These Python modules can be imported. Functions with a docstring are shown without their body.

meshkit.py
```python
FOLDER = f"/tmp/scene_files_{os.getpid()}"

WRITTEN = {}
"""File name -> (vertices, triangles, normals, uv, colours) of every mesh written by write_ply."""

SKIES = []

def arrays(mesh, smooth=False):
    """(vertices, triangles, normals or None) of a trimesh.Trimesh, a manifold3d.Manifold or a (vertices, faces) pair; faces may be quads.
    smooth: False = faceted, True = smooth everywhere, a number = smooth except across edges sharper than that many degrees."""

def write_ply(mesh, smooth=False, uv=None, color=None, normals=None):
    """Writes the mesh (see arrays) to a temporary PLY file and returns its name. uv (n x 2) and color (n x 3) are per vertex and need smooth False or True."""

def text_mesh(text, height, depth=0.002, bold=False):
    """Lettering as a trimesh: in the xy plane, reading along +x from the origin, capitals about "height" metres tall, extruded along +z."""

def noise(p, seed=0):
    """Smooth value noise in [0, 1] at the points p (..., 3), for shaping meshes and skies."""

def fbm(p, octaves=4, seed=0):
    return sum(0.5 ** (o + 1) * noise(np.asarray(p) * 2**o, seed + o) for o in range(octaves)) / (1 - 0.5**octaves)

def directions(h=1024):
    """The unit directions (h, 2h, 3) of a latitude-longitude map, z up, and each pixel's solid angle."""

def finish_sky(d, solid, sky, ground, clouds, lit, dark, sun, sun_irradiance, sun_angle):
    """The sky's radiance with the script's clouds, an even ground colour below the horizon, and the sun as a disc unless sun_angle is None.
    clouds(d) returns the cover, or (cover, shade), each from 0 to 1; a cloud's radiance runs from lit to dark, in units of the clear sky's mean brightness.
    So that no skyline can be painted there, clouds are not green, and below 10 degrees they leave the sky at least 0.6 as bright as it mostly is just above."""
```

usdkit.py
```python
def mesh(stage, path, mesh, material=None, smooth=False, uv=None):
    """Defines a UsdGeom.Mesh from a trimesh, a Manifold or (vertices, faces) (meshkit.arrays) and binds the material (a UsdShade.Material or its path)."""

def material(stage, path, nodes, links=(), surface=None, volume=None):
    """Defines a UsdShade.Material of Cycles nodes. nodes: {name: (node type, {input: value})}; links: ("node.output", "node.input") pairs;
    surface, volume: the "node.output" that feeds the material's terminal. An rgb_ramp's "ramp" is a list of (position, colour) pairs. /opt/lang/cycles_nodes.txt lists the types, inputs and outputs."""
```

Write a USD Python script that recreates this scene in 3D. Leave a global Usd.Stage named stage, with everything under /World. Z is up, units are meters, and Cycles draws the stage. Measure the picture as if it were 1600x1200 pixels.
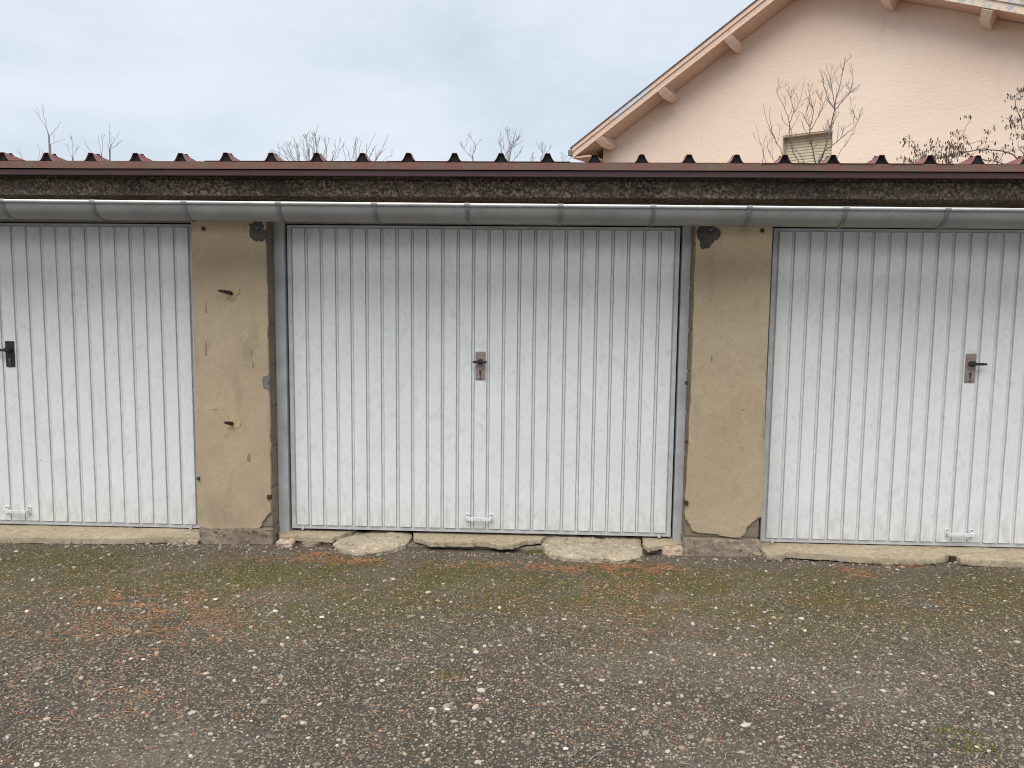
import math, random
import numpy as np, trimesh
from shapely.geometry import Polygon
import usdkit, meshkit
from pxr import Usd, UsdGeom, UsdLux, UsdShade, Gf, Sdf

rng = np.random.default_rng(7)
random.seed(7)
stage = Usd.Stage.CreateInMemory()
UsdGeom.SetStageUpAxis(stage, 'Z')
UsdGeom.SetStageMetersPerUnit(stage, 1.0)
UsdGeom.Xform.Define(stage, '/World')
UsdGeom.Scope.Define(stage, '/World/Looks')

# ------------------------------------------------------------------ camera, sky, sun, exposure
EXPOSURE = 1.5
SKY_STRENGTH = 0.1
SUN_INTENSITY, SUN_ANGLE = 0.40, 70.0
SUN_EL, SUN_AZ = math.radians(65), math.atan2(-0.38, -0.92)      # towards the sun: behind the camera
FPX, PITCH, YAW, ROLL = 1200.0, 0.0981, 0.0406, 0.0111
EYE = np.array([0.3878, -4.7344, 1.4725])


def basis():
    cy, sy = math.cos(YAW), math.sin(YAW)
    f, r, u = np.array([-sy, cy, 0]), np.array([cy, sy, 0]), np.array([0, 0, 1.])
    f2, u2 = f * math.cos(PITCH) - u * math.sin(PITCH), u * math.cos(PITCH) + f * math.sin(PITCH)
    return r * math.cos(ROLL) + u2 * math.sin(ROLL), u2 * math.cos(ROLL) - r * math.sin(ROLL), f2


RIGHT, UP, FWD = basis()
cam = UsdGeom.Camera.Define(stage, '/World/camera')
cam.CreateHorizontalApertureAttr(36.0)
cam.CreateVerticalApertureAttr(27.0)
cam.CreateFocalLengthAttr(36.0 * FPX / 1600)
cam.CreateExposureAttr(EXPOSURE)
M4 = Gf.Matrix4d(*[float(x) for x in (*RIGHT, 0, *UP, 0, *(-FWD), 0, *EYE, 1)])
cam.AddTransformOp().Set(M4)


class G:
    """Collects the nodes of a material: a tuple (node, output) as an input is a link."""
    def __init__(self):
        self.nodes, self.links = {}, []

    def n(self, kind, **inp):
        name = f'n{len(self.nodes)}'
        vals = {}
        for k, v in inp.items():
            if isinstance(v, tuple) and len(v) == 2 and isinstance(v[0], str):
                self.links.append((f'{v[0]}.{v[1]}', f'{name}.{k}'))
            else:
                vals[k] = v
        self.nodes[name] = (kind, vals)
        return name

    def pos(self, scale=(1, 1, 1), loc=(0, 0, 0)):
        p = self.n('geometry')
        return (self.n('mapping', mapping_type='point', vector=(p, 'position'), scale=scale, location=loc), 'vector')

    def noise(self, vec, scale, detail=4, rough=0.55, **k):
        return (self.n('noise_texture', vector=vec, scale=scale, detail=detail, roughness=rough, **k), 'fac')

    def ramp(self, fac, stops):
        return (self.n('rgb_ramp', fac=fac, ramp=stops), 'color')

    def range(self, v, a, b, c=0.0, d=1.0):
        return (self.n('map_range', range_type='linear', value=v, from_min=a, from_max=b, to_min=c, to_max=d, clamp=True), 'result')

    def math(self, op, a, b=0.0):
        return (self.n('math', math_type=op, value1=a, value2=b), 'value')

    def mix(self, fac, a, b, mode='mix'):
        return (self.n('mix', mix_type=mode, fac=fac, color1=a, color2=b), 'color')

    def bump(self, h, strength=0.5, dist=0.01, normal=None):
        k = {'normal': normal} if normal else {}
        return (self.n('bump', height=h, strength=strength, distance=dist, **k), 'normal')

    def xyz(self, vec):
        return self.n('separate_xyz', vector=vec)

    def done(self, name, surface, volume=None):
        return usdkit.material(stage, '/World/Looks/' + name, self.nodes, self.links, surface=surface, volume=volume)

    def principled(self, name, **k):
        p = self.n('principled_bsdf', **k)
        return self.done(name, f'{p}.BSDF')


g = G()
tc = g.n('texture_coordinate')
sky = g.n('sky_texture', sky_type='single_scattering', sun_disc=False, sun_elevation=SUN_EL, sun_rotation=SUN_AZ, altitude=200.0, air_density=1.0, aerosol_density=1.5, ozone_density=1.0)
cm = (g.n('mapping', mapping_type='point', vector=(tc, 'generated'), scale=(1.0, 1.0, 2.6), location=(0.35, 0.2, 0.1)), 'vector')
cl = g.noise(cm, 2.3, 6, 0.52, distortion=0.5)
cl2 = g.noise(cm, 4.5, 5, 0.55)
clm = g.mix(0.35, cl, cl2)
cloud = g.ramp(clm, [(0.36, (2.22, 2.48, 2.78)), (0.45, (2.42, 2.68, 2.97)), (0.53, (2.66, 2.9, 3.15)), (0.62, (2.9, 3.08, 3.28))])
mixed = g.mix(0.93, (sky, 'color'), cloud)
bg = g.n('background_shader', color=mixed, strength=SKY_STRENGTH)
sky_mat = g.done('sky_look', f'{bg}.background')
dome = UsdLux.DomeLight.Define(stage, '/World/sky')
dome.CreateIntensityAttr(1.0)
UsdShade.MaterialBindingAPI.Apply(dome.GetPrim()).Bind(sky_mat)
dome.GetPrim().SetCustomDataByKey('label', 'pale overcast sky with soft bluish white clouds')
dome.GetPrim().SetCustomDataByKey('kind', 'structure')
sun = UsdLux.DistantLight.Define(stage, '/World/sun')
sun.CreateIntensityAttr(SUN_INTENSITY)
sun.CreateAngleAttr(SUN_ANGLE)
sun.CreateNormalizeAttr(True)
sun.CreateColorAttr(Gf.Vec3f(1.0, 0.95, 0.88))
sd = np.array([math.cos(SUN_EL) * math.sin(SUN_AZ), math.cos(SUN_EL) * math.cos(SUN_AZ), math.sin(SUN_EL)])
sx = np.cross([0, 0, 1.], sd); sx /= np.linalg.norm(sx)
sy_ = np.cross(sd, sx)
sun.AddTransformOp().Set(Gf.Matrix4d(*[float(x) for x in (*sx, 0, *sy_, 0, *sd, 0, 0, -10, 20, 1)]))


# ------------------------------------------------------------------ helpers
def at(px, py, Y=None, Z=None):
    """The point in the place that stands at a pixel of the photograph (1600 x 1200), on the plane y = Y or z = Z."""
    d = FWD + RIGHT * (px - 800) / FPX - UP * (py - 600) / FPX
    t = (Y - EYE[1]) / d[1] if Y is not None else (Z - EYE[2]) / d[2]
    return EYE + d * t


used = {}


def numbered(parent, name):
    k = (parent, name)
    used[k] = used.get(k, -1) + 1
    return name if used[k] == 0 else f'{name}_{used[k]:03d}'


def data(prim, label=None, cat=None, group=None, kind=None):
    for k, v in (('label', label), ('category', cat), ('group', group), ('kind', kind)):
        if v:
            prim.SetCustomDataByKey(k, v)
    return prim


def path(parent):
    return '/World' if parent is None else str(parent.GetPath())


def thing(name, label=None, cat=None, loc=None, parent=None, group=None):
    p = path(parent)
    x = UsdGeom.Xform.Define(stage, f'{p}/{numbered(p, name)}')
    if loc is not None:
        x.AddTranslateOp().Set(Gf.Vec3d(*map(float, loc)))
    return data(x.GetPrim(), label, cat, group)


def obj(name, mesh, mat, parent=None, smooth=False, label=None, cat=None, group=None, kind=None, rnd=None):
    p = path(parent)
    if isinstance(mesh, list):
        mesh = trimesh.util.concatenate(mesh)
    if smooth not in (True, False) and len(mesh.faces) > 1500:
        smooth = True
    m = usdkit.mesh(stage, f'{p}/{numbered(p, name)}', mesh, mat, smooth=smooth)
    if rnd is not None:
        UsdGeom.PrimvarsAPI(m).CreatePrimvar('rnd', Sdf.ValueTypeNames.FloatArray, 'vertex').Set(rnd.astype(np.float32))
    return data(m.GetPrim(), label, cat, group, kind)


def box(x0, x1, y0, y1, z0, z1):
    b = trimesh.creation.box([x1 - x0, y1 - y0, z1 - z0])
    b.apply_translation([(x0 + x1) / 2, (y0 + y1) / 2, (z0 + z1) / 2])
    return b


def cbox(x0, x1, y0, y1, z0, z1, c=0.003):
    """A box with chamfered edges."""
    pts = []
    for sx in (0, 1):
        for sy in (0, 1):
            for sz in (0, 1):
                X, Y, Z = (x0, x1)[sx], (y0, y1)[sy], (z0, z1)[sz]
                dx, dy, dz = (c, -c)[sx], (c, -c)[sy], (c, -c)[sz]
                pts += [(X + dx, Y + dy, Z), (X + dx, Y, Z + dz), (X, Y + dy, Z + dz)]
    return trimesh.Trimesh(np.array(pts)).convex_hull


def tube(pts, radii, sides=6, cap=True):
    pts = np.asarray(pts, float)
    n = len(pts)
    radii = np.broadcast_to(np.asarray(radii, float), (n,))
    tang = np.gradient(pts, axis=0)
    tang /= np.maximum(np.linalg.norm(tang, axis=1, keepdims=True), 1e-9)
    ref = np.array([0.31, 0.83, 0.47])
    a = np.cross(tang, ref); a /= np.maximum(np.linalg.norm(a, axis=1, keepdims=True), 1e-9)
    b = np.cross(tang, a)
    th = np.arange(sides) * 2 * np.pi / sides
    ring = pts[:, None] + radii[:, None, None] * (np.cos(th)[None, :, None] * a[:, None] + np.sin(th)[None, :, None] * b[:, None])
    v = ring.reshape(-1, 3)
    f = []
    for i in range(n - 1):
        for j in range(sides):
            k = (j + 1) % sides
            f += [(i * sides + j, (i + 1) * sides + j, (i + 1) * sides + k), (i * sides + j, (i + 1) * sides + k, i * sides + k)]
    if cap:
        for j in range(1, sides - 1):
            f.append((0, j, j + 1))
            e = (n - 1) * sides
            f.append((e, e + j + 1, e + j))
    return trimesh.Trimesh(v, np.array(f), process=False)


def extrude_y(poly, y0, y1):
    """A polygon in x, z, extruded from y0 to y1."""
    m = trimesh.creation.extrude_polygon(poly, y1 - y0, engine='earcut')
    v = m.vertices
    m.vertices = np.stack([v[:, 0], y1 - v[:, 2], v[:, 1]], 1)
    return m


def extrude_x(poly, x0, x1):
    """A polygon in y, z, extruded from x0 to x1."""
    m = trimesh.creation.extrude_polygon(poly, x1 - x0, engine='earcut')
    v = m.vertices
    m.vertices = np.stack([v[:, 2] + x0, v[:, 0], v[:, 1]], 1)
    return m


def rough(mesh, edge, amp, scale=30, seed=0, keep=None, fine=0.0):
    """Subdivides a mesh and moves its skin by noise."""
    m = trimesh.Trimesh(mesh.vertices, mesh.faces)
    m.merge_vertices()
    v, f = trimesh.remesh.subdivide_to_size(m.vertices, m.faces, edge, max_iter=14)
    m = trimesh.Trimesh(v, f)
    m.merge_vertices()
    d = (meshkit.fbm(m.vertices * scale, 4, seed) - 0.5) * 2 * amp
    if fine:
        d += (meshkit.fbm(m.vertices * scale * 6, 2, seed + 9) - 0.5) * 2 * fine
    if keep is not None:
        d *= keep(m.vertices)
    m.vertices = m.vertices + m.vertex_normals * d[:, None]
    return m


# ------------------------------------------------------------------ materials
def mat_plain(name, col, rough_=0.6, metal=0.0, noise=0.15, scale=20, bump=0.1, dist=0.002):
    g = G()
    p = g.pos()
    n = g.noise(p, scale, 5, 0.6)
    lo, hi = [c * (1 - noise) for c in col], [min(1, c * (1 + noise)) for c in col]
    c = g.ramp(n, [(0.3, lo), (0.7, hi)])
    return g.principled(name, base_color=c, roughness=rough_, metallic=metal, normal=g.bump(n, bump, dist))


def door_mat(name, seed):
    g = G()
    p = g.pos(loc=(seed * 3.1, 0, seed))
    big = g.noise(p, 1.6, 4, 0.6)
    base = g.ramp(big, [(0.3, (0.655, 0.675, 0.672)), (0.7, (0.735, 0.742, 0.728))])
    smudge = g.noise(g.pos(scale=(1, 1, 0.7), loc=(seed, 2, 0)), 17, 4, 0.65, distortion=1.2)
    c = g.mix(g.range(smudge, 0.50, 0.74, 0, 0.5), base, (0.46, 0.49, 0.52))
    streak = g.noise(g.pos(scale=(60, 1, 1.1), loc=(seed * 2, 0, 0)), 1.0, 4, 0.6)
    c = g.mix(g.range(streak, 0.55, 0.8, 0, 0.22), c, (0.45, 0.45, 0.43))
    # dirt splashed up along the lower edge
    zz = (g.xyz((g.n('geometry'), 'position')), 'z')
    low = g.range(zz, 0.08, 0.32, 1, 0)
    spl = g.math('multiply', low, g.range(g.noise(g.pos(scale=(3, 1, 1)), 9, 4, 0.6), 0.35, 0.75, 0.05, 0.75))
    c = g.mix(spl, c, (0.40, 0.38, 0.33))
    # pinholes of rust
    spot = g.n('voronoi_texture', vector=g.pos(loc=(seed, 0, seed * .3)), scale=5.0, feature='f1')
    c = g.mix(g.range((spot, 'distance'), 0.018, 0.028, 0.75, 0), c, (0.16, 0.11, 0.08))
    w = (g.n('wave_texture', vector=g.pos(), wave_type='bands', bands_direction='x', scale=24.0, distortion=0.4, detail=1.0, detail_scale=0.3), 'fac')
    dents = g.noise(g.pos(scale=(1, 1, 0.35), loc=(seed, 0, 0)), 7, 2, 0.4)
    nrm = g.bump(w, 0.16, 0.0012, g.bump(dents, 0.25, 0.006))
    return g.principled(name, base_color=c, roughness=g.range(smudge, 0.3, 0.8, 0.38, 0.6), normal=nrm, specular_ior_level=0.45)


def stucco(name, lo, hi, dark, seed=0, grain=260, stain=0.5, pitk=0.6, ss=6):
    g = G()
    p = g.pos(loc=(seed, seed * .7, 0))
    big = g.noise(p, 3.2, 5, 0.6)
    c = g.ramp(big, [(0.3, lo), (0.7, hi)])
    fine = g.noise(p, grain, 3, 0.7)
    c = g.mix(g.range(fine, 0.35, 0.68, 0.0, 0.5), c, [x * 0.5 for x in lo])
    c = g.mix(g.range(g.noise(p, grain * 0.6, 2, 0.5), 0.66, 0.74, 0, 0.55), c, [min(1, x * 1.55) for x in hi])
    st = g.noise(g.pos(scale=(1, 1, 0.45), loc=(seed * 2, 0, 3)), ss, 6, 0.65)
    c = g.mix(g.range(st, 0.54, 0.74, 0, stain), c, dark)
    pit = g.noise(g.pos(loc=(seed, 5, seed)), grain * 0.28, 4, 0.7)
    c = g.mix(g.range(pit, 0.57, 0.66, 0, pitk), c, [x * 0.42 for x in lo])
    c = g.mix(g.range(pit, 0.40, 0.33, 0, pitk * 0.8), c, [min(1, x * 1.45) for x in hi])
    h = g.mix(0.5, fine, pit)
    return g.principled(name, base_color=c, roughness=0.93, normal=g.bump(h, 0.8, 0.004), specular_ior_level=0.2)


M = {}
M['door'] = [door_mat(f'door_paint_{i}', i * 1.7) for i in range(3)]
M['door_edge'] = mat_plain('door_frame_paint', (0.46, 0.47, 0.472), 0.5, 0, 0.16, 14, 0.15, 0.002)
M['strip'] = mat_plain('door_strip_paint', (0.58, 0.59, 0.588), 0.5, 0, 0.12, 14, 0.15, 0.002)
M['door_back'] = mat_plain('door_slot_grime', (0.42, 0.41, 0.39), 0.7, 0, 0.25, 18, 0.15, 0.002)
M['jamb'] = mat_plain('galvanised_post', (0.42, 0.43, 0.44), 0.55, 0.1, 0.16, 9, 0.12, 0.002)
M['render'] = stucco('sand_render', (0.405, 0.32, 0.214), (0.49, 0.39, 0.27), (0.26, 0.205, 0.14), 1, 200, 0.7, 0.25)
M['rim'] = stucco('rim_mortar', (0.44, 0.34, 0.20), (0.54, 0.43, 0.27), (0.30, 0.22, 0.13), 2, 200, 0.5)
M['scar'] = stucco('render_scar', (0.26, 0.20, 0.135), (0.32, 0.25, 0.17), (0.18, 0.14, 0.09), 12, 200, 0.5)
M['block'] = stucco('hollow_block', (0.20, 0.155, 0.11), (0.30, 0.24, 0.17), (0.12, 0.095, 0.07), 3, 160)
M['mortar'] = stucco('mortar', (0.22, 0.19, 0.15), (0.30, 0.26, 0.2), (0.14, 0.12, 0.1), 5, 160)
M['cement'] = stucco('cement_patch_grey', (0.15, 0.155, 0.15), (0.22, 0.22, 0.205), (0.09, 0.09, 0.085), 6, 120)
M['cement_dark'] = stucco('cement_patch_dark', (0.055, 0.055, 0.05), (0.10, 0.095, 0.08), (0.03, 0.03, 0.028), 16, 120)
M['footing'] = stucco('footing_concrete', (0.20, 0.16, 0.115), (0.34, 0.285, 0.22), (0.10, 0.075, 0.05), 7, 70, 0.85, 0.8, 16)
M['sill'] = stucco('sill_concrete', (0.35, 0.285, 0.20), (0.46, 0.385, 0.275), (0.23, 0.19, 0.135), 8, 110, 0.85, 0.6, 14)
M['slab'] = stucco('slab_concrete', (0.33, 0.275, 0.20), (0.46, 0.39, 0.29), (0.20, 0.17, 0.13), 9, 90, 0.9, 0.8, 16)
M['rubble'] = stucco('rubble_stone', (0.40, 0.30, 0.22), (0.55, 0.43, 0.33), (0.22, 0.17, 0.12), 10, 130, 0.5)
M['rust'] = mat_plain('rusty_iron', (0.055, 0.032, 0.02), 0.85, 0.2, 0.5, 90, 0.6, 0.003)
M['black'] = mat_plain('black_plastic', (0.018, 0.018, 0.019), 0.38, 0, 0.2, 60, 0.1, 0.001)
M['plate'] = mat_plain('worn_handle_plate', (0.28, 0.215, 0.20), 0.5, 0.2, 0.22, 70, 0.2, 0.001)
M['plate_mark'] = mat_plain('handle_plate_mark', (0.06, 0.042, 0.038), 0.6, 0.1, 0.2, 70, 0.1, 0.001)
M['pull'] = mat_plain('painted_pull', (0.60, 0.62, 0.63), 0.42, 0, 0.2, 60, 0.1, 0.001)
M['bolt'] = mat_plain('dull_bolt', (0.13, 0.13, 0.13), 0.5, 0.6, 0.3, 120, 0.3, 0.001)

g = G()     # weathered concrete edge of the roof slab
p = g.pos()
a = g.noise(p, 5, 5, 0.65); b = g.noise(p, 62, 4, 0.75)
c = g.ramp(b, [(0.34, (0.03, 0.022, 0.018)), (0.47, (0.12, 0.09, 0.07)), (0.58, (0.30, 0.24, 0.185)), (0.70, (0.58, 0.50, 0.40))])
c = g.mix(g.range(a, 0.42, 0.66, 0, 0.6), c, (0.14, 0.11, 0.083))
c = g.mix(g.range(g.noise(g.pos(loc=(4, 1, 2)), 2.3, 4, 0.6), 0.52, 0.66, 0, 0.6), c, (0.032, 0.027, 0.022))
M['fascia'] = g.principled('weathered_slab_edge', base_color=c, roughness=0.95, normal=g.bump(b, 1.0, 0.012), specular_ior_level=0.15)

g = G()     # brick red sheet with lichen
p = g.pos()
a = g.noise(p, 7, 6, 0.65); b = g.noise(p, 60, 4, 0.7)
c = g.ramp(b, [(0.3, (0.17, 0.055, 0.05)), (0.7, (0.26, 0.095, 0.085))])
c = g.mix(g.range(a, 0.46, 0.66, 0, 0.6), c, (0.30, 0.20, 0.17))
M['roof'] = g.principled('roof_sheet_red', base_color=c, roughness=0.6, normal=g.bump(b, 0.2, 0.002))

g = G()     # drip edge, mossy between the ribs
geo = g.n('geometry')
xs = (g.xyz((geo, 'position')), 'x')
ph = g.math('cosine', g.math('multiply', g.math('subtract', xs, 0.1394), 2 * math.pi / 0.2550))
p = g.pos()
a = g.noise(p, 11, 5, 0.65); b = g.noise(p, 120, 4, 0.7)
c = g.ramp(b, [(0.3, (0.13, 0.045, 0.04)), (0.7, (0.195, 0.075, 0.064))])
lich = g.ramp(b, [(0.3, (0.08, 0.055, 0.038)), (0.7, (0.175, 0.125, 0.088))])
fac = g.range(g.math('subtract', g.math('multiply', a, 2.2), g.math('multiply', ph, 0.34)), 0.62, 1.5, 0.1, 0.9)
c = g.mix(fac, c, lich)
c = g.mix(g.range(g.noise(g.pos(loc=(2, 5, 1)), 14, 4, 0.6), 0.6, 0.7, 0, 0.55), c, (0.13, 0.12, 0.05))
M['drip'] = g.principled('drip_edge_mossy', base_color=c, roughness=0.8, normal=g.bump(b, 0.4, 0.003))
M['drip_low'] = mat_plain('drip_edge_maroon', (0.05, 0.016, 0.017), 0.55, 0, 0.25, 25, 0.1, 0.001)

g = G()     # weathered zinc
p = g.pos(scale=(0.6, 1, 1))
a = g.noise(p, 4, 6, 0.65); b = g.noise(g.pos(scale=(14, 1, 1)), 3, 4, 0.6)
c = g.ramp(a, [(0.3, (0.20, 0.202, 0.195)), (0.7, (0.30, 0.30, 0.288))])
c = g.mix(g.range(b, 0.55, 0.75, 0, 0.35), c, (0.15, 0.155, 0.14))
c = g.mix(g.range(g.noise(g.pos(), 40, 5, 0.7), 0.6, 0.72, 0, 0.3), c, (0.33, 0.34, 0.33))
M['zinc'] = g.principled('weathered_zinc', base_color=c, roughness=0.55, metallic=0.08, normal=g.bump(a, 0.2, 0.006))
M['zinc_bead'] = mat_plain('bright_zinc_bead', (0.5, 0.51, 0.5), 0.42, 0.35, 0.15, 12, 0.1, 0.001)
M['zinc_dark'] = mat_plain('gutter_hook', (0.17, 0.172, 0.168), 0.5, 0.3, 0.25, 30, 0.2, 0.001)
M['foam'] = mat_plain('black_foam', (0.014, 0.013, 0.013), 0.95)
M['dark'] = mat_plain('dark_interior', (0.05, 0.045, 0.04), 0.9)
M['head'] = mat_plain('door_head_frame', (0.22, 0.205, 0.185), 0.6, 0.0, 0.25, 12)

g = G()     # house plaster
p = g.pos()
a = g.noise(p, 0.55, 5, 0.6); b = g.noise(p, 26, 5, 0.7)
c = g.ramp(a, [(0.3, (0.80, 0.625, 0.505)), (0.7, (0.84, 0.69, 0.575))])
c = g.mix(g.range(g.noise(g.pos(scale=(1.6, 1.6, 0.35)), 3.2, 6, 0.7), 0.6, 0.8, 0, 0.35), c, (0.55, 0.41, 0.32))
c = g.mix(g.range(g.noise(g.pos(scale=(3, 3, 1)), 6, 6, 0.75), 0.68, 0.76, 0, 0.45), c, (0.50, 0.36, 0.29))
M['plaster'] = g.principled('peach_plaster', base_color=c, roughness=0.92, normal=g.bump(b, 0.55, 0.02), specular_ior_level=0.2)


def wood(name, col, flake, amount, under):
    g = G()
    p = g.pos()
    n = g.noise(p, 9, 6, 0.7)
    c = g.ramp(g.noise(p, 40, 4, 0.6), [(0.3, [x * 0.85 for x in col]), (0.7, col)])
    c = g.mix(g.range(n, amount, amount + 0.04, 0, 1), c, flake)
    c = g.mix(g.range(g.noise(g.pos(loc=(3, 3, 3)), 22, 5, 0.7), 0.60, 0.64, 0, 0.8), c, under)
    return g.principled(name, base_color=c, roughness=0.75, normal=g.bump(n, 0.4, 0.006))


M['barge'] = wood('barge_paint', (0.72, 0.52, 0.40), (0.62, 0.50, 0.40), 0.60, (0.36, 0.21, 0.14))
M['barge_white'] = wood('barge_peeling', (0.70, 0.58, 0.46), (0.40, 0.42, 0.44), 0.52, (0.52, 0.30, 0.2))
M['barge_grey'] = wood('barge_bare', (0.55, 0.60, 0.66), (0.66, 0.68, 0.70), 0.55, (0.40, 0.42, 0.45))
M['soffit'] = wood('soffit_paint', (0.70, 0.48, 0.36), (0.60, 0.42, 0.31), 0.62, (0.44, 0.25, 0.17))
M['purlin'] = wood('purlin_paint', (0.76, 0.58, 0.46), (0.66, 0.52, 0.42), 0.62, (0.42, 0.26, 0.18))
M['house_tile'] = mat_plain('house_roof_tile', (0.13, 0.085, 0.07), 0.85, 0, 0.4, 9, 0.3, 0.02)
M['shutter'] = mat_plain('cream_shutter', (0.62, 0.54, 0.40), 0.6, 0, 0.1, 8)
M['lintel'] = mat_plain('window_lintel', (0.40, 0.31, 0.225), 0.8, 0, 0.15, 12)
M['bark'] = mat_plain('grey_bark', (0.13, 0.105, 0.095), 0.9, 0, 0.3, 40)
M['bark_far'] = mat_plain('pale_twig_bark', (0.23, 0.21, 0.20), 0.9, 0, 0.3, 30)
M['catkin'] = mat_plain('dry_catkin', (0.085, 0.058, 0.042), 0.9, 0, 0.4, 60)


def island(name, stops, rough_=0.8, spec=0.3, grain=0.0):
    g = G()
    at_ = g.n('attribute', attribute='rnd')
    c = g.ramp((at_, 'fac'), stops)
    if grain:
        c = g.mix(g.range(g.noise(g.pos(), 240, 4, 0.7), 0.3, 0.7, 0, grain), c, (0.10, 0.09, 0.08))
    return g.principled(name, base_color=c, roughness=rough_, specular_ior_level=spec)


M['pebble'] = island('pebble_stone', [(0, (0.0850, 0.0723, 0.0595)), (0.15, (0.1615, 0.1360, 0.1062)), (0.35, (0.2550, 0.1955, 0.1403)), (0.5, (0.2550, 0.2338, 0.2040)), (0.65, (0.3570, 0.2635, 0.1913)), (0.8, (0.4080, 0.3655, 0.3060)), (0.93, (0.46, 0.425, 0.36)), (1, (0.60, 0.57, 0.51))], 0.75, 0.3, 0.25)
M['grit'] = island('asphalt_grit', [(0, (0.05, 0.043, 0.036)), (0.25, (0.105, 0.087, 0.067)), (0.5, (0.175, 0.14, 0.104)), (0.75, (0.24, 0.195, 0.145)), (0.92, (0.30, 0.255, 0.20)), (1, (0.40, 0.36, 0.30))], 0.85, 0.2)
M['needle'] = island('dry_needle', [(0, (0.16, 0.06, 0.028)), (0.35, (0.34, 0.12, 0.05)), (0.7, (0.46, 0.20, 0.09)), (1, (0.50, 0.34, 0.20))], 0.8, 0.2)
M['moss'] = island('moss_tuft', [(0, (0.035, 0.038, 0.012)), (0.35, (0.08, 0.08, 0.02)), (0.75, (0.14, 0.13, 0.032)), (1, (0.21, 0.18, 0.06))], 0.9, 0.1)

# ground: worn asphalt, exposed aggregate, moss along the wall
g = G()
geo = g.n('geometry')
pp = g.xyz((geo, 'position'))
p = g.pos()
vor = g.n('voronoi_texture', vector=p, scale=95.0, feature='f1')
vorc = g.n('separate_color', color=(vor, 'color'))
agg = g.ramp((vorc, 'r'), [(0, (0.032, 0.028, 0.024)), (0.3, (0.075, 0.063, 0.050)), (0.6, (0.145, 0.120, 0.092)), (0.8, (0.215, 0.175, 0.132)), (0.93, (0.29, 0.245, 0.19)), (1, (0.40, 0.355, 0.295))])
tar = g.ramp(g.noise(p, 380, 3, 0.6), [(0.3, (0.0273, 0.0242, 0.0203)), (0.7, (0.0741, 0.0640, 0.0515))])
c = g.mix(g.range((vor, 'distance'), 0.30, 0.5, 0, 0.9), agg, tar)
lane = g.noise(g.pos(scale=(0.55, 0.9, 1), loc=(0.7, 0.2, 0)), 1.0, 4, 0.5)
c = g.mix(g.range(lane, 0.48, 0.64, 0.0, 0.45), c, g.ramp(g.noise(p, 260, 3, 0.7), [(0.3, (0.10, 0.088, 0.072)), (0.7, (0.24, 0.21, 0.175))]))
big = g.noise(p, 1.3, 5, 0.6)
c = g.mix(g.range(big, 0.38, 0.66, 0.0, 0.2), c, (0.1365, 0.1147, 0.0920))           # worn pale patches
c = g.mix(g.range(g.noise(g.pos(loc=(3, 2, 0)), 2.1, 5, 0.6), 0.52, 0.7, 0, 0.55), c, (0.0468, 0.0406, 0.0335))
yv = (pp, 'y')
band = g.math('multiply', g.range(yv, -1.75, -0.8, 0, 1), g.range(yv, -0.42, -0.25, 1, 0.15))
mo = g.noise(g.pos(loc=(1.3, 0.4, 0)), 2.6, 6, 0.68)
mfac = g.math('multiply', band, g.range(mo, 0.38, 0.57, 0.06, 0.88))
mcol = g.ramp(g.noise(p, 170, 3, 0.7), [(0.3, (0.0390, 0.0359, 0.0140)), (0.55, (0.0819, 0.0702, 0.0234)), (0.72, (0.1482, 0.1170, 0.0468))])
c = g.mix(mfac, c, mcol)
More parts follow.
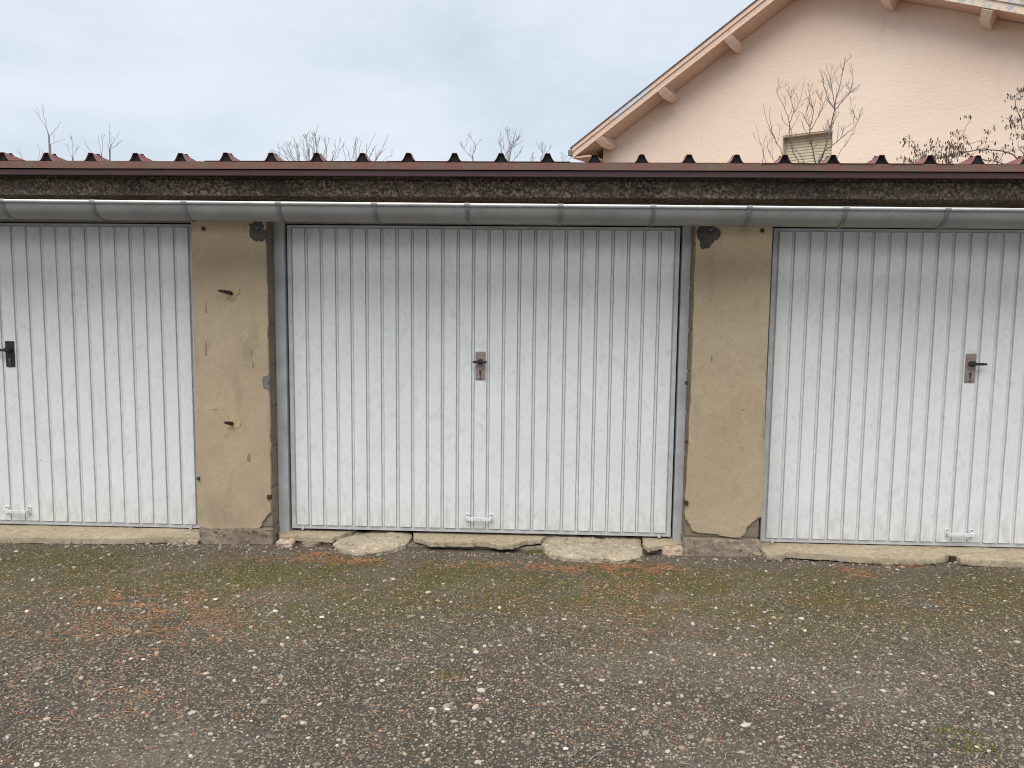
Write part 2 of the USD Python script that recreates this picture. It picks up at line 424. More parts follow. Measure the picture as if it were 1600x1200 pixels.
dirt = g.math('multiply', g.range(yv, -0.62, -0.28, 0, 1), g.range(g.noise(g.pos(loc=(8, 1, 0)), 4, 5, 0.6), 0.35, 0.6, 0.15, 0.75))
c = g.mix(dirt, c, g.ramp(g.noise(p, 210, 3, 0.7), [(0.3, (0.0663, 0.0530, 0.0390)), (0.7, (0.1560, 0.1287, 0.0975))]))
hgt = g.math('subtract', g.noise(p, 300, 3, 0.7), (vor, 'distance'))
M['ground'] = g.principled('worn_asphalt', base_color=c, roughness=0.92, normal=g.bump(hgt, 0.7, 0.004), specular_ior_level=0.2)


# ------------------------------------------------------------------ ground
def gz(x, y):
    """Height of the yard."""
    x, y = np.asarray(x, float), np.asarray(y, float)
    q = np.stack([x * 1.1, y * 1.1, np.zeros_like(x)], -1)
    q2 = np.stack([x * 7, y * 7, np.zeros_like(x) + 3], -1)
    near = np.clip(1 - (np.hypot(x, y + 1) - 6) / 6, 0, 1)
    return near * ((meshkit.fbm(q, 2, 3) - 0.5) * 0.020 + (meshkit.fbm(q2, 3, 5) - 0.5) * 0.010) - 0.004


def graded(a, b, step, far):
    mid = np.arange(a, b + 1e-6, step)
    out, s, x = [], step, b
    while x < far:
        s *= 1.35
        x += s
        out.append(x)
    lo, s, x = [], step, a
    while x > -far:
        s *= 1.35
        x -= s
        lo.append(x)
    return np.concatenate([lo[::-1], mid, out])


gx, gy = graded(-3.4, 3.8, 0.012, 400), graded(-2.75, -0.05, 0.011, 400)
X, Y = np.meshgrid(gx, gy)
Zg = gz(X, Y)
near = (np.abs(X) < 4.2) & (Y > -3) & (Y < 0.1)
fineN = (meshkit.fbm(np.stack([X * 60, Y * 60, 0 * X], -1), 3, 11) - 0.5) * 0.006
Zg = Zg + np.where(near, fineN, 0)
nx, ny = len(gx), len(gy)
idx = np.arange(nx * ny).reshape(ny, nx)
quads = np.stack([idx[:-1, :-1], idx[:-1, 1:], idx[1:, 1:], idx[1:, :-1]], -1).reshape(-1, 4)
obj('ground', (np.stack([X, Y, Zg], -1).reshape(-1, 3), quads), M['ground'], smooth=True,
    label='worn grey asphalt yard with exposed gravel and moss before the garages', kind='structure')


def scatter(base_v, base_f, P, S, R, tilt=None):
    """Joins copies of a small mesh: positions, xyz scales, turns about z."""
    n = len(P)
    v = base_v[None] * S[:, None, :]
    c, s = np.cos(R)[:, None], np.sin(R)[:, None]
    x, y = v[..., 0] * c - v[..., 1] * s, v[..., 0] * s + v[..., 1] * c
    v = np.stack([x, y, v[..., 2]], -1) + P[:, None, :]
    f = base_f[None] + (np.arange(n) * len(base_v))[:, None, None]
    return v.reshape(-1, 3), f.reshape(-1, 3)


def yard_points(n, y0=-2.65, y1=-0.19):
    """Random spots of the yard, denser towards the camera's foreground being the same per square metre."""
    y = rng.uniform(y0, y1, n)
    x = rng.uniform(-3.3, 3.6, n)
    return x, y


ico = trimesh.creation.icosphere(1)
octa = trimesh.creation.icosphere(0)
obj_parts = []
for k in range(4):
    n = 1150
    x, y = yard_points(n)
    kp = rng.random(n) < np.where(y > -1.0, 0.35, np.where(y > -1.5, 0.7, 1.0))
    x, y = x[kp], y[kp]; n = len(x)
    r = np.exp(rng.normal(math.log(0.0055), 0.36, n)).clip(0.003, 0.0135)
    bv = ico.vertices * (1 + 0.28 * (meshkit.noise(ico.vertices * 1.9 + 7 * k, k)[:, None] - 0.5) * 2)
    P = np.stack([x, y, gz(x, y) + r * 0.12], 1)
    S = np.stack([r * rng.uniform(1.0, 1.5, n), r * rng.uniform(0.75, 1.05, n), r * rng.uniform(0.4, 0.7, n)], 1)
    v, f = scatter(bv, ico.faces, P, S, rng.uniform(0, 6.28, n))
    obj_parts.append(trimesh.Trimesh(v, f, process=False))
n = 300
x, y = yard_points(n, -2.65, -0.7)
r = np.exp(rng.normal(math.log(0.0098), 0.22, n)).clip(0.007, 0.017)
bv = ico.vertices * (1 + 0.3 * (meshkit.noise(ico.vertices * 1.7 + 3, 8)[:, None] - 0.5) * 2)
v, f = scatter(bv, ico.faces, np.stack([x, y, gz(x, y) + r * 0.1], 1), np.stack([r * rng.uniform(0.95, 1.35, n), r * rng.uniform(0.7, 1.0, n), r * rng.uniform(0.35, 0.6, n)], 1), rng.uniform(0, 6.28, n))
obj_parts.append(trimesh.Trimesh(v, f, process=False))
nv = [len(q.vertices) for q in obj_parts]
prnd = np.concatenate([np.repeat(rng.random(c // len(ico.vertices)) ** (1.2 if c < 50000 else 1.9), len(ico.vertices)) for c in nv])
obj('pebbles', obj_parts, M['pebble'], smooth=True, rnd=prnd, label='pale and tan pebbles showing in the asphalt yard', cat='pebbles', kind='stuff')
n = 95000
x, y = yard_points(n)
r = np.exp(rng.normal(math.log(0.0030), 0.33, n)).clip(0.0015, 0.007)
keepm = rng.random(n) < np.where(y > -1.1, 0.6, 1.0)
x, y, r = x[keepm], y[keepm], r[keepm]; n = len(x)
bv = octa.vertices * (1 + 0.3 * (rng.random(len(octa.vertices))[:, None] - 0.5))
v, f = scatter(bv, octa.faces, np.stack([x, y, gz(x, y) + r * 0.25], 1),
               np.stack([r * rng.uniform(0.9, 1.5, n), r * rng.uniform(0.7, 1.1, n), r * rng.uniform(0.5, 0.9, n)], 1), rng.uniform(0, 6.28, n))
obj('asphalt_grit', trimesh.Trimesh(v, f, process=False), M['grit'], smooth=False, rnd=np.repeat(rng.random(n), len(bv)), label='fine grit standing out of the worn asphalt surface', cat='grit', kind='stuff')

# dry needles in drifts: (px, py, spread in x, spread in y, how many)
drifts = [(255, 965, .17, .10, 700), (235, 935, .28, .08, 450), (190, 990, .30, .12, 350), (60, 1060, .30, .08, 220), (180, 1100, .22, .07, 220),
          (560, 876, .22, .03, 450), (920, 888, .30, .035, 950), (1000, 884, .12, .03, 260), (1338, 893, .045, .03, 260), (1410, 882, .05, .02, 90), (500, 866, .05, .02, 90),
          (950, 920, .30, .10, 420), (985, 970, .16, .12, 240), (1380, 940, .30, .07, 240), (760, 930, .30, .08, 180), (820, 1090, .30, .15, 160), (1100, 1130, .5, .2, 160), (640, 1050, .5, .2, 160), (30, 1030, .3, .1, 120), (1018, 862, .03, .012, 60)]
NV, NF = [], []
cnt = 0


def needles(x, y, lo, hi, wid):
    global cnt
    n = len(x)
    a = rng.uniform(0, np.pi, n); L = rng.uniform(lo, hi, n); w = rng.uniform(0.6, 1.1, n) * wid
    z = gz(x, y) + rng.uniform(0.0015, 0.008, n)
    d = np.stack([np.cos(a), np.sin(a), rng.normal(0, 0.06, n)], 1) * L[:, None] / 2
    s = np.stack([-np.sin(a), np.cos(a), 0 * a], 1) * w[:, None]
    c = np.stack([x, y, z], 1); bow = s * rng.normal(0, 3, n)[:, None]
    up = np.array([0, 0, 1.]) * w[:, None]
    v = np.stack([c - d - s, c - d + s, c + bow - s, c + bow + s, c + d - s * .5, c + d + s * .5, c + bow + up], 1)
    f = np.array([[0, 2, 6], [0, 6, 1], [1, 6, 3], [2, 4, 6], [4, 5, 6], [6, 5, 3]])
    NV.append(v.reshape(-1, 3)); NF.append((f[None] + (np.arange(n) * 7)[:, None, None]).reshape(-1, 3) + cnt)
    cnt += n * 7


for px, py, sx_, sy2, n in drifts:
    n = int(n * (1.35 if py < 1000 else 0.8)); sx_ *= 1.25; sy2 *= 1.25
    c0 = at(px, py, Z=0.0)
    x, y = c0[0] + rng.normal(0, sx_, n), c0[1] + rng.normal(0, sy2, n)
    kk = meshkit.fbm(np.stack([x * 9, y * 13, 0 * x], -1), 3, 33)
    k = (y < -0.2) & (rng.random(len(x)) < np.clip((kk - 0.36) * 5, 0.04, 1))
    needles(x[k], y[k], 0.015, 0.042, 0.0011)
x, y = yard_points(2600)
needles(x, y, 0.012, 0.045, 0.0009)
obj('dry_needles', trimesh.Trimesh(np.vstack(NV), np.vstack(NF), process=False), M['needle'], rnd=np.repeat(rng.random(cnt // 7), 7),
    label='rust brown dry conifer needles drifted over the yard', cat='dry needles', kind='stuff')

# moss: small upright blades in patches along the wall
n = 68000
x, y = rng.uniform(-3.2, 3.6, n), rng.uniform(-1.7, -0.24, n)
mk = meshkit.fbm(np.stack([x * 2.6 + 1.3, y * 3.4 + .4, 0 * x], -1), 4, 21)
bandm = np.clip((y + 1.75) / 0.7, 0, 1) * np.clip((-0.28 - y) / 0.12, 0.1, 1)
lft = np.where(x < -0.2, 1.0, np.where(x < 1.2, 0.85, 0.7))
k = rng.random(n) < np.clip((mk - 0.43) * 7, 0, 1) * bandm * lft
x, y = x[k], y[k]
tus = at(1395, 918, Z=0); more = [(at(a, b, Z=0), s, m) for a, b, s, m in [(835, 862, .05, 160), (1520, 1165, .06, 260), (1490, 1140, .05, 160), (690, 1050, .07, 200), (845, 860, .02, 100), (410, 905, .18, 500), (300, 915, .25, 500), (880, 905, .2, 400), (1290, 915, .2, 250)]]
for c0, s, m in more:
    x = np.append(x, c0[0] + rng.normal(0, s, m)); y = np.append(y, c0[1] + rng.normal(0, s * .35, m))
n = len(x)
h = rng.uniform(0.002, 0.0065, n); w = rng.uniform(0.002, 0.005, n); a = rng.uniform(0, 6.28, n)
z0 = gz(x, y)
lean = rng.normal(0, 0.004, (n, 2))
d = np.stack([np.cos(a), np.sin(a), 0 * a], 1) * w[:, None]
e = np.stack([-np.sin(a), np.cos(a), 0 * a], 1) * w[:, None]
c = np.stack([x, y, z0], 1)
tip = c + np.stack([lean[:, 0], lean[:, 1], h], 1)
v = np.stack([c - d - e * .5, c + d - e * .5, c + e, tip], 1).reshape(-1, 3)
f = (np.array([[0, 1, 3], [1, 2, 3], [2, 0, 3]])[None] + (np.arange(n) * 4)[:, None, None]).reshape(-1, 3)
obj('moss', trimesh.Trimesh(v, f, process=False), M['moss'], rnd=np.repeat(rng.random(n), 4), label='olive green moss in patches along the foot of the garages', cat='moss', kind='stuff')

n = 420
x, y = rng.uniform(-3.0, 3.4, n), -0.20 - np.abs(rng.normal(0, 0.05, n))
r = np.exp(rng.normal(math.log(0.0055), 0.4, n)).clip(0.003, 0.016)
bv = octa.subdivide().vertices
bf = octa.subdivide().faces
bv = bv / np.linalg.norm(bv, axis=1, keepdims=True) * (1 + 0.45 * (meshkit.noise(bv * 2.3 + 5, 4)[:, None] - 0.5) * 2)
v, f = scatter(bv, bf, np.stack([x, y, gz(x, y) + r * 0.3], 1), np.stack([r * rng.uniform(0.8, 1.5, n), r * rng.uniform(0.7, 1.1, n), r * rng.uniform(0.5, 0.9, n)], 1), rng.uniform(0, 6.28, n))
obj('crumbs', trimesh.Trimesh(v, f, process=False), M['pebble'], rnd=np.repeat(0.1 + 0.75 * rng.random(n), len(bv)), label='crumbs of mortar and stone fallen along the foot of the wall', cat='crumbs', kind='stuff')

# ------------------------------------------------------------------ the row of garages
garage = thing('garage_row', 'low row of three garages with white ribbed doors and red sheet roof', 'garage')
P0 = -0.15            # face of the pillars
ZB = 1.968            # top of the leaves
PITCHX, PW = 0.094, 0.0772


def pull_handle(parent, xc, z, grey=1.0, bent=0.0):
    """Two mounting plates and a flat bar standing off the leaf."""
    w = 0.074
    parts = []
    for s in (-1, 1):
        parts.append(cbox(xc + s * w - 0.011, xc + s * w + 0.011, -0.022, -0.011, z - 0.024, z + 0.024, 0.002))
        parts.append(cbox(xc + s * w - 0.006, xc + s * w + 0.006, -0.052, -0.018, z - 0.010, z + 0.008, 0.002))
    parts.append(cbox(xc - w + 0.004 * bent, xc + w, -0.058, -0.048, z - 0.013, z + 0.010, 0.002))
    obj('pull_handle', parts, M['pull'], parent)
    for s in (-1, 1):
        m = trimesh.creation.cylinder(0.0045, 0.006, sections=8)
        m.apply_transform(trimesh.transformations.rotation_matrix(math.pi / 2, [1, 0, 0]))
        m.apply_translation([xc + s * w, -0.021, z + 0.017])
        obj('bolt', m, M['bolt'], parent)


def lock_handle(parent, xc, z, kind):
    """Worn escutcheon with a T or L lever and a keyhole."""
    plate_m = M['black'] if kind == 'left' else M['plate']
    w, h = (0.029, 0.082) if kind == 'left' else (0.031, 0.088)
    obj('handle_plate', cbox(xc - w, xc + w, -0.0205, -0.0115, z - h, z + h, 0.003), plate_m, parent)
    if kind != 'left':
        fr = [cbox(xc - 0.024, xc + 0.024, -0.0215, -0.018, z + 0.02, z + h - 0.007, 0.0015),
              cbox(xc - 0.024, xc + 0.024, -0.0215, -0.018, z - h + 0.007, z - 0.016, 0.0015)]
        for q in fr:
            obj('handle_plate_panel', q, plate_m, parent)
    key = trimesh.creation.cylinder(0.0085, 0.004, sections=14)
    key.apply_transform(trimesh.transformations.rotation_matrix(math.pi / 2, [1, 0, 0]))
    key.apply_translation([xc, -0.0235, z - 0.034])
    obj('keyhole', [key, box(xc - 0.0045, xc + 0.0045, -0.0253, -0.0215, z - 0.062, z - 0.034)], M['plate_mark'] if kind != 'left' else M['bolt'], parent)
    boss = trimesh.creation.cylinder(0.017, 0.032, sections=18)
    boss.apply_transform(trimesh.transformations.rotation_matrix(math.pi / 2, [1, 0, 0]))
    boss.apply_translation([xc, -0.034, z + 0.027])
    x0, x1 = {'middle': (-0.045, 0.041), 'left': (-0.125, 0.016), 'right': (-0.022, 0.075)}[kind]
    lev = tube([(xc + t, -0.050 - 0.004 * math.cos(5 * t), z + 0.027) for t in np.linspace(x0, x1, 9)], [0.0065] * 2 + [0.0085] * 5 + [0.007] * 2, 10)
    obj('handle_lever', [boss, lev], M['black'], parent, smooth=35)
    s = trimesh.creation.cylinder(0.0055, 0.004, sections=10)
    s.apply_transform(trimesh.transformations.rotation_matrix(math.pi / 2, [1, 0, 0]))
    s.apply_translation([xc, -0.022, z - h + 0.012])
    obj('screw', s, M['plate_mark'] if kind != 'left' else M['bolt'], parent)


def garage_door(xc, zb, kind, mats, label):
    d = thing('garage_door', label, None, None, garage)
    hw = 1.2
    obj('leaf', box(xc - hw, xc + hw, 0.0, 0.025, zb, ZB), M['door_back'], d)
    fr = [cbox(xc - hw, xc - hw + 0.026, -0.006, -0.0004, zb, ZB, 0.0015), cbox(xc + hw - 0.026, xc + hw, -0.006, -0.0004, zb, ZB, 0.0015),
          cbox(xc - hw + 0.0262, xc + hw - 0.0262, -0.0055, -0.0004, zb, zb + 0.024, 0.0015), cbox(xc - hw + 0.0262, xc + hw - 0.0262, -0.0055, -0.0004, ZB - 0.018, ZB, 0.0015)]
    obj('leaf_frame', fr, M['door_edge'], d)
    z0, z1 = zb + 0.0275, ZB - 0.021
    for i in range(25):
        x = xc + (i - 12) * PITCHX + rng.normal(0, 0.0006)
        a, b = x - PW / 2, x + PW / 2
        s, t = 0.0018, -0.0125 + rng.normal(0, 0.0005)
        zz = np.linspace(z0, z1, 7)
        bow = rng.normal(0, 0.0007, 7)
        rings = []
        for q, zq in enumerate(zz):
            e = 0.0022 if q in (0, 6) else 0.0
            tt = t + bow[q]
            rings.append([(a, 0.0005, zq), (a + s, tt + e * 0, zq), (a + s + 0.004, tt - 0.0012, zq), (b - s - 0.004, tt - 0.0012, zq), (b - s, tt, zq), (b, 0.0005, zq)])
        rings = np.array(rings)
        v = rings.reshape(-1, 3); f = []
        for q in range(6):
            for j in range(5):
                p0, p1, p2, p3 = q * 6 + j, q * 6 + j + 1, (q + 1) * 6 + j + 1, (q + 1) * 6 + j
                f += [(p0, p1, p2), (p0, p2, p3)]
        for q in (0, 6):
            r = [q * 6 + j for j in range(6)]
            for j in range(1, 5):
                f.append((r[0], r[j], r[j + 1]) if q == 6 else (r[0], r[j + 1], r[j]))
        obj('panel', trimesh.Trimesh(v, np.array(f), process=False), mats, d)
        if i < 24:
            xm = x + PITCHX / 2
            obj('groove_strip', cbox(xm - 0.0068, xm + 0.0068, -0.0068, -0.0002, zb + 0.0242, ZB - 0.0182, 0.0014), M['strip'], d)
    for sx_ in (-1, 1):
        if kind == 'middle' or sx_ == (1 if kind == 'left' else -1):
            m = trimesh.creation.cylinder(0.008, 0.02, sections=10)
            m.apply_translation([xc + sx_ * (hw - 0.072), -0.010, zb + 0.006])
            obj('stop_pin', m, M['pull'], d, smooth=35)
    return d


doors = []
doors.append((garage_door(-2.9836, 0.0458, 'left', M['door'][0], 'white ribbed garage door with black lock plate, at the left edge'), -2.9836, 0.0458, 'left'))
doors.append((garage_door(0.0, 0.060, 'middle', M['door'][1], 'white ribbed garage door between the two pillars'), 0.0, 0.06, 'middle'))
doors.append((garage_door(2.9542, 0.0431, 'right', M['door'][2], 'white ribbed garage door with worn brown lock plate, on the right'), 2.9542, 0.0431, 'right'))
for (d, xc, zb, kind), hz, pz in zip(doors, (1.150, 1.117, 1.145), (0.142, 0.160, 0.130)):
    lock_handle(d, xc, hz, kind)
    pull_handle(d, xc, pz, 1, 1 if kind == 'right' else 0)

# posts and heads of the door frames
for xc, hw, a, b in ((-2.9836, 1.2, 1.2, 1.236), (0.0, 1.2, 1.206, 1.278), (2.9542, 1.2, 1.2, 1.236)):
    for s in (-1, 1):
        g_ = 0.012 if xc == 0 else 0.034
        x0, x1 = sorted((xc + s * (hw + g_), xc + s * max(b, hw + g_ + 0.03)))
        obj('door_post', [cbox(x0, x1, -0.028, 0.05, 0.0, 2.06, 0.004)], M['jamb'], garage)
    obj('door_head', cbox(xc - hw - g_, xc + hw + g_, -0.018, 0.05, ZB + 0.007, 2.07, 0.003), M['head'], garage)

# pillars: blocks, rendered face, rough footing
def pillar(x0, x1, outline, label):
    p = thing('pillar', label, None, None, garage)
    zc = 0.10
    while zc < 2.07:
        z2 = min(zc + 0.247, 2.075)
        obj('block', rough(cbox(x0 + 0.006, x1 - 0.006, P0 + 0.012, 0.30, zc + 0.005, z2 - 0.005, 0.006), 0.05, 0.0016, 40, int(zc * 100)), M['block'], p, smooth=30)
        zc += 0.252
    obj('mortar', box(x0 + 0.012, x1 - 0.012, P0 + 0.018, 0.29, 0.02, 2.076), M['mortar'], p)
    face = extrude_y(Polygon(outline), P0, P0 + 0.0125)
    obj('render', rough(face, 0.045, 0.0022, 14, int(x0 * 10) + 50, keep=lambda v: (v[:, 1] < P0 + 0.006) * 1.0), M['render'], p, smooth=25)
    foot = rough(box(x0 + 0.002, x1 - 0.002, P0 - 0.016, 0.3, -0.06, 0.096), 0.016, 0.012, 8, int(x0 * 10) + 60, fine=0.003)
    obj('footing', foot, M['footing'], p, smooth=50)
    return p


def jag(pts, n=5, amp=0.004, seed=0):
    r = np.random.default_rng(seed)
    out = []
    for (a, b), (c, d) in zip(pts[:-1], pts[1:]):
        for t in np.linspace(0, 1, n, endpoint=False):
            k = amp * (0.0 if t == 0 else 1.0)
            out.append((a + (c - a) * t + r.normal(0, k), b + (d - b) * t + r.normal(0, k)))
    out.append(pts[-1])
    return out


def pxz(pts):
    return [tuple(at(a, b, Y=P0)[[0, 2]]) for a, b in pts]


lowL = pxz([(309.5, 821), (325, 826.5), (345, 827), (375, 828), (398, 827.5), (408, 823), (410, 815), (417, 806), (424, 801), (423, 792)])
outL = [(-1.731, 2.074)] + [(-1.735, 1.2)] + jag(lowL, 4, 0.002, 1) + jag([(lowL[-1][0], lowL[-1][1]), (-1.279, 0.40), (-1.276, 0.9), (-1.278, 1.5), (-1.282, 2.074)], 9, 0.0022, 2)
pL = pillar(-1.735, -1.270, outL, 'sand coloured rendered pillar with iron pins, between the left and middle doors')
lowR = pxz([(1070, 790), (1071, 812), (1078, 820), (1082, 831), (1110, 834), (1140, 839), (1157, 840), (1164, 835), (1166, 826), (1174, 818), (1182, 812), (1191, 807)])
outR = [(1.268, 2.074)] + jag([(1.268, 1.9), (1.268, 1.2), (1.262, 0.6), lowR[0]], 9, 0.0022, 3)[:-1] + jag(lowR, 4, 0.0025, 4) + [(1.708, 1.0), (1.706, 2.074)]
pR = pillar(1.256, 1.712, outR, 'plain sand coloured rendered pillar between the middle and right doors')
for x0, x1 in ((-4.66, -4.226), (4.196, 4.64)):
    pillar(x0, x1, [(x0, 2.074), (x0, 0.1), (x1, 0.1), (x1, 2.074)], None)


def patch(parent, px, py, rx, rz, mat, seed, name='cement_patch', y=P0, clip=None, thick=0.0032):
    c0 = at(px, py, Y=y)
    r = np.random.default_rng(seed)
    th = np.linspace(0, 2 * np.pi, 22, endpoint=False)
    k = 1 + 0.22 * np.sin(th * 3 + seed) * 0.6 + r.normal(0, 0.11, 22)
    pts = [(c0[0] + rx * q * math.cos(t), c0[2] + rz * q * math.sin(t)) for t, q in zip(th, k)]
    po = Polygon(pts).buffer(0)
    if clip:
        from shapely.geometry import box as sbox
        po = po.intersection(sbox(clip[0], 0, clip[1], 2.07))
        if po.geom_type != 'Polygon':
            po = max(po.geoms, key=lambda g: g.area)
    obj(name, rough(extrude_y(po, y - thick, y + 0.004), 0.015, min(0.0016, thick * 0.4), 60, seed), mat, parent, smooth=40)
    return c0


def bolt(parent, px, py, r=0.010, l=0.02, y=P0 - 0.004, mat=None):
    c0 = at(px, py, Y=y)
    m = trimesh.creation.cylinder(r, 0.006, sections=6)
    m2 = trimesh.creation.cylinder(r * 0.55, l, sections=10)
    out = []
    for q, dy in ((m, -0.004), (m2, -l / 2)):
        q.apply_transform(trimesh.transformations.rotation_matrix(math.pi / 2, [1, 0, 0]))
        q.apply_translation([c0[0], y + dy, c0[2]])
        out.append(q)
    obj('bolt', out, mat or M['bolt'], parent)


patch(pL, 403, 361, 0.052, 0.066, M['cement_dark'], 3, clip=(-1.8, -1.2745))
bolt(pL, 403, 357)
bolt(pL, 318, 357, 0.012, 0.012, mat=M['rust'])
patch(pL, 420, 598, 0.036, 0.055, M['cement'], 5, clip=(-1.8, -1.2745))
bolt(pL, 421, 597, 0.009, 0.012)
patch(pR, 1106, 368, 0.066, 0.075, M['cement_dark'], 7, clip=(1.262, 1.9))
bolt(pR, 1110, 360)
bolt(pR, 1191, 360, 0.012, 0.012, mat=M['rust'])


for parent, px, py, rx, rz in ((pL, 322, 481, .004, .03), (pL, 322, 545, .004, .045), (pL, 393, 553, .005, .02), (pL, 395, 570, .004, .018), (pL, 389, 715, .010, .028), (pL, 337, 640, .010, .004), (pR, 1112, 560, .004, .02), (pR, 1160, 640, .008, .004)):
    patch(parent, px, py, rx, rz, M['scar'], int(px * 3 + py), name='render_scar', thick=0.0018)


def pin(px, py, dx):
    """Rusty iron stub let into the render, in a rim of paler mortar."""
    c0 = at(px, py, Y=P0)
    patch(pL, px + 3, py + 1, 0.042, 0.040, M['rim'], int(px + py), name='mortar_rim', thick=0.0028)
    obj('iron_pin', tube([(c0[0] + 0.008, P0 + 0.01, c0[2] - 0.008), (c0[0], P0 - 0.03, c0[2]), (c0[0] + dx * 0.6, P0 - 0.055, c0[2] + 0.006), (c0[0] + dx, P0 - 0.07, c0[2] + 0.010)], [0.013, 0.012, 0.009, 0.006], 7), M['rust'], pL, smooth=40)


pin(360, 457, -0.045)
pin(361, 660, -0.012)
for parent, px, py, s in ((pL, 421, 776, 0.011), (pR, 1072, 785, 0.011), (pR, 1073, 690, 0.007), (pL, 310, 747, 0.007), (pR, 1073, 598, 0.008)):
    c0 = at(px, py, Y=P0 - 0.004)
    obj('iron_stub', rough(box(c0[0] - s, c0[0] + s, P0 - 0.014, P0 + 0.01, c0[2] - s * 1.5, c0[2] + s), 0.01, 0.002, 60, int(px)), M['rust'], parent)

# sills of the two outer doors (middle one: loose slabs)
def sill(outline_px, zt, seed, name='door_sill', mat=None, th=0.034, edge=0.03, amp=0.004, parent=None, rnd=0.0, chip=0.0035, **k):
    pts = [tuple(at(a, b, Z=zt)[:2]) for a, b in outline_px]
    jr = np.random.default_rng(seed)
    q = []
    for (a, b), (c, d) in zip(pts, pts[1:] + pts[:1]):
        L = math.hypot(c - a, d - b)
        for t in np.linspace(0, 1, max(1, int(L / 0.02)), endpoint=False):
            cw = chip if b + (d - b) * t < -0.05 else 0.0
            q.append((a + (c - a) * t + jr.normal(0, cw), b + (d - b) * t + jr.normal(0, cw)))
    po = Polygon(q).buffer(0)
    if po.geom_type != 'Polygon':
        po = max(po.geoms, key=lambda g: g.area)
    m = trimesh.creation.extrude_polygon(po, th, engine='earcut')
    m.apply_translation([0, 0, zt - th])
    m = rough(m, edge, amp, 16, seed, fine=0.0035)
    if rnd:
        from scipy.spatial import cKDTree
        ring = np.array([po.exterior.interpolate(t, normalized=True).coords[0] for t in np.linspace(0, 1, 400)])
        ring = ring[ring[:, 1] < 0.0]
        dd = cKDTree(ring).query(m.vertices[:, :2])[0]
        m.vertices[:, 2] -= rnd * np.exp(-(dd / 0.03) ** 1.5) * (m.vertices[:, 2] > zt - th * 0.6) + rnd * 0.5 * np.clip(-m.vertices[:, 1] / 0.3, 0, 1)
    return obj(name, m, mat or M['sill'], parent, smooth=45, **k)


edgeL = [(-70, 839), (20, 840.5), (60, 840.5), (110, 841.5), (150, 841.5), (190, 842), (215, 840.5), (250, 840), (290, 839.5), (316, 839)]
sill([(-70, 813), (316, 818)] + edgeL[::-1], 0.038, 31, parent=garage)
edgeR = [(1188, 858), (1200, 866), (1222, 867), (1230, 863), (1300, 867), (1360, 872), (1420, 874), (1462, 873), (1474, 870), (1492, 867), (1500, 873), (1520, 876), (1560, 877), (1610, 879), (1670, 881)]
sill([(1670, 850), (1186, 844)] + edgeR, 0.036, 32, parent=garage)

def block_stone(px, py, sx_, sy2, sz, mat, seed, label, name='rubble', cat='rubble', group=None, rz=0.0):
    c0 = at(px, py, Z=0.0)
    m = rough(cbox(-sx_, sx_, -sy2, sy2, -0.01, sz, min(sx_, sy2, sz) * 0.3), 0.010, 0.016, 22, seed, fine=0.004)
    m.apply_transform(trimesh.transformations.rotation_matrix(rz, [0, 0, 1]))
    m.apply_translation([c0[0], c0[1], float(gz(c0[0], c0[1]))])
    obj(name, m, mat, None, smooth=50, label=label, cat=cat, group=group)


sill([(560, 830), (644, 831), (643, 838), (634, 846), (612, 853), (596, 857), (560, 858), (534, 854), (522, 847), (519, 843), (530, 837)], 0.036, 41, 'concrete_slab', M['slab'], 0.046, 0.012, 0.020, rnd=0.016,
     label='thick chipped slab with rounded front, left of the two jutting out under the middle door', cat='slab')
sill([(863, 834), (1000, 837), (1003, 852), (1004, 860), (998, 866), (978, 869), (930, 868), (892, 866), (866, 862), (852, 853), (846, 845), (852, 838)], 0.038, 42, 'concrete_slab', M['slab'], 0.05, 0.012, 0.022, rnd=0.016,
     label='largest rough slab jutting out under the right half of the middle door', cat='slab')
sill([(646, 829), (861, 834), (850, 839), (845, 843), (820, 845.5), (802, 851), (778, 852), (762, 848), (745, 847), (738, 848), (700, 848), (676, 848), (660, 844), (646, 840)], 0.043, 43, 'concrete_slab', M['sill'], 0.026, 0.014, 0.0025,
     label='thin smooth sill slab with broken edge in the middle, between the two thick slabs', cat='slab')
sill([(436, 826), (557, 828), (528, 837), (518, 841), (480, 840), (455, 838), (437, 837)], 0.044, 44, 'concrete_slab', M['sill'], 0.028, 0.014, 0.003,
     label='thin sill slab at the left post of the middle door', cat='slab')
sill([(1003, 836), (1066, 840), (1068, 850), (1030, 853), (1013, 856), (1006, 851)], 0.046, 45, 'concrete_slab', M['sill'], 0.026, 0.014, 0.003,
     label='small thin sill slab at the right post of the middle door', cat='slab')
block_stone(447, 852, 0.055, 0.035, 0.035, M['rubble'], 51, 'pale broken brick at the foot of the left pillar')
block_stone(486, 851, 0.055, 0.04, 0.028, M['footing'], 52, 'brown rubble lump under the thin sill slab beside the left pillar')
block_stone(512, 848, 0.035, 0.03, 0.028, M['block'], 53, 'small rubble piece tucked beside the left thick slab')
block_stone(1050, 863, 0.065, 0.035, 0.045, M['rubble'], 54, 'pinkish broken brick at the foot of the right pillar')
block_stone(1208, 869, 0.06, 0.04, 0.04, M['rubble'], 55, 'pale pink broken stone at the left end of the right door sill')
block_stone(1180, 868, 0.035, 0.03, 0.03, M['footing'], 56, 'small grey stone between the right pillar and the pink broken stone')
block_stone(265, 847, 0.10, 0.025, 0.026, M['slab'], 57, 'low crumbled whitish concrete lump under the left door sill', 'concrete_lump', 'concrete lump')
block_stone(302, 848, 0.045, 0.025, 0.028, M['sill'], 58, 'squared concrete piece against the left side of the left pillar', 'concrete_lump', 'concrete lump')
c0 = at(1488, 876, Z=0.01)
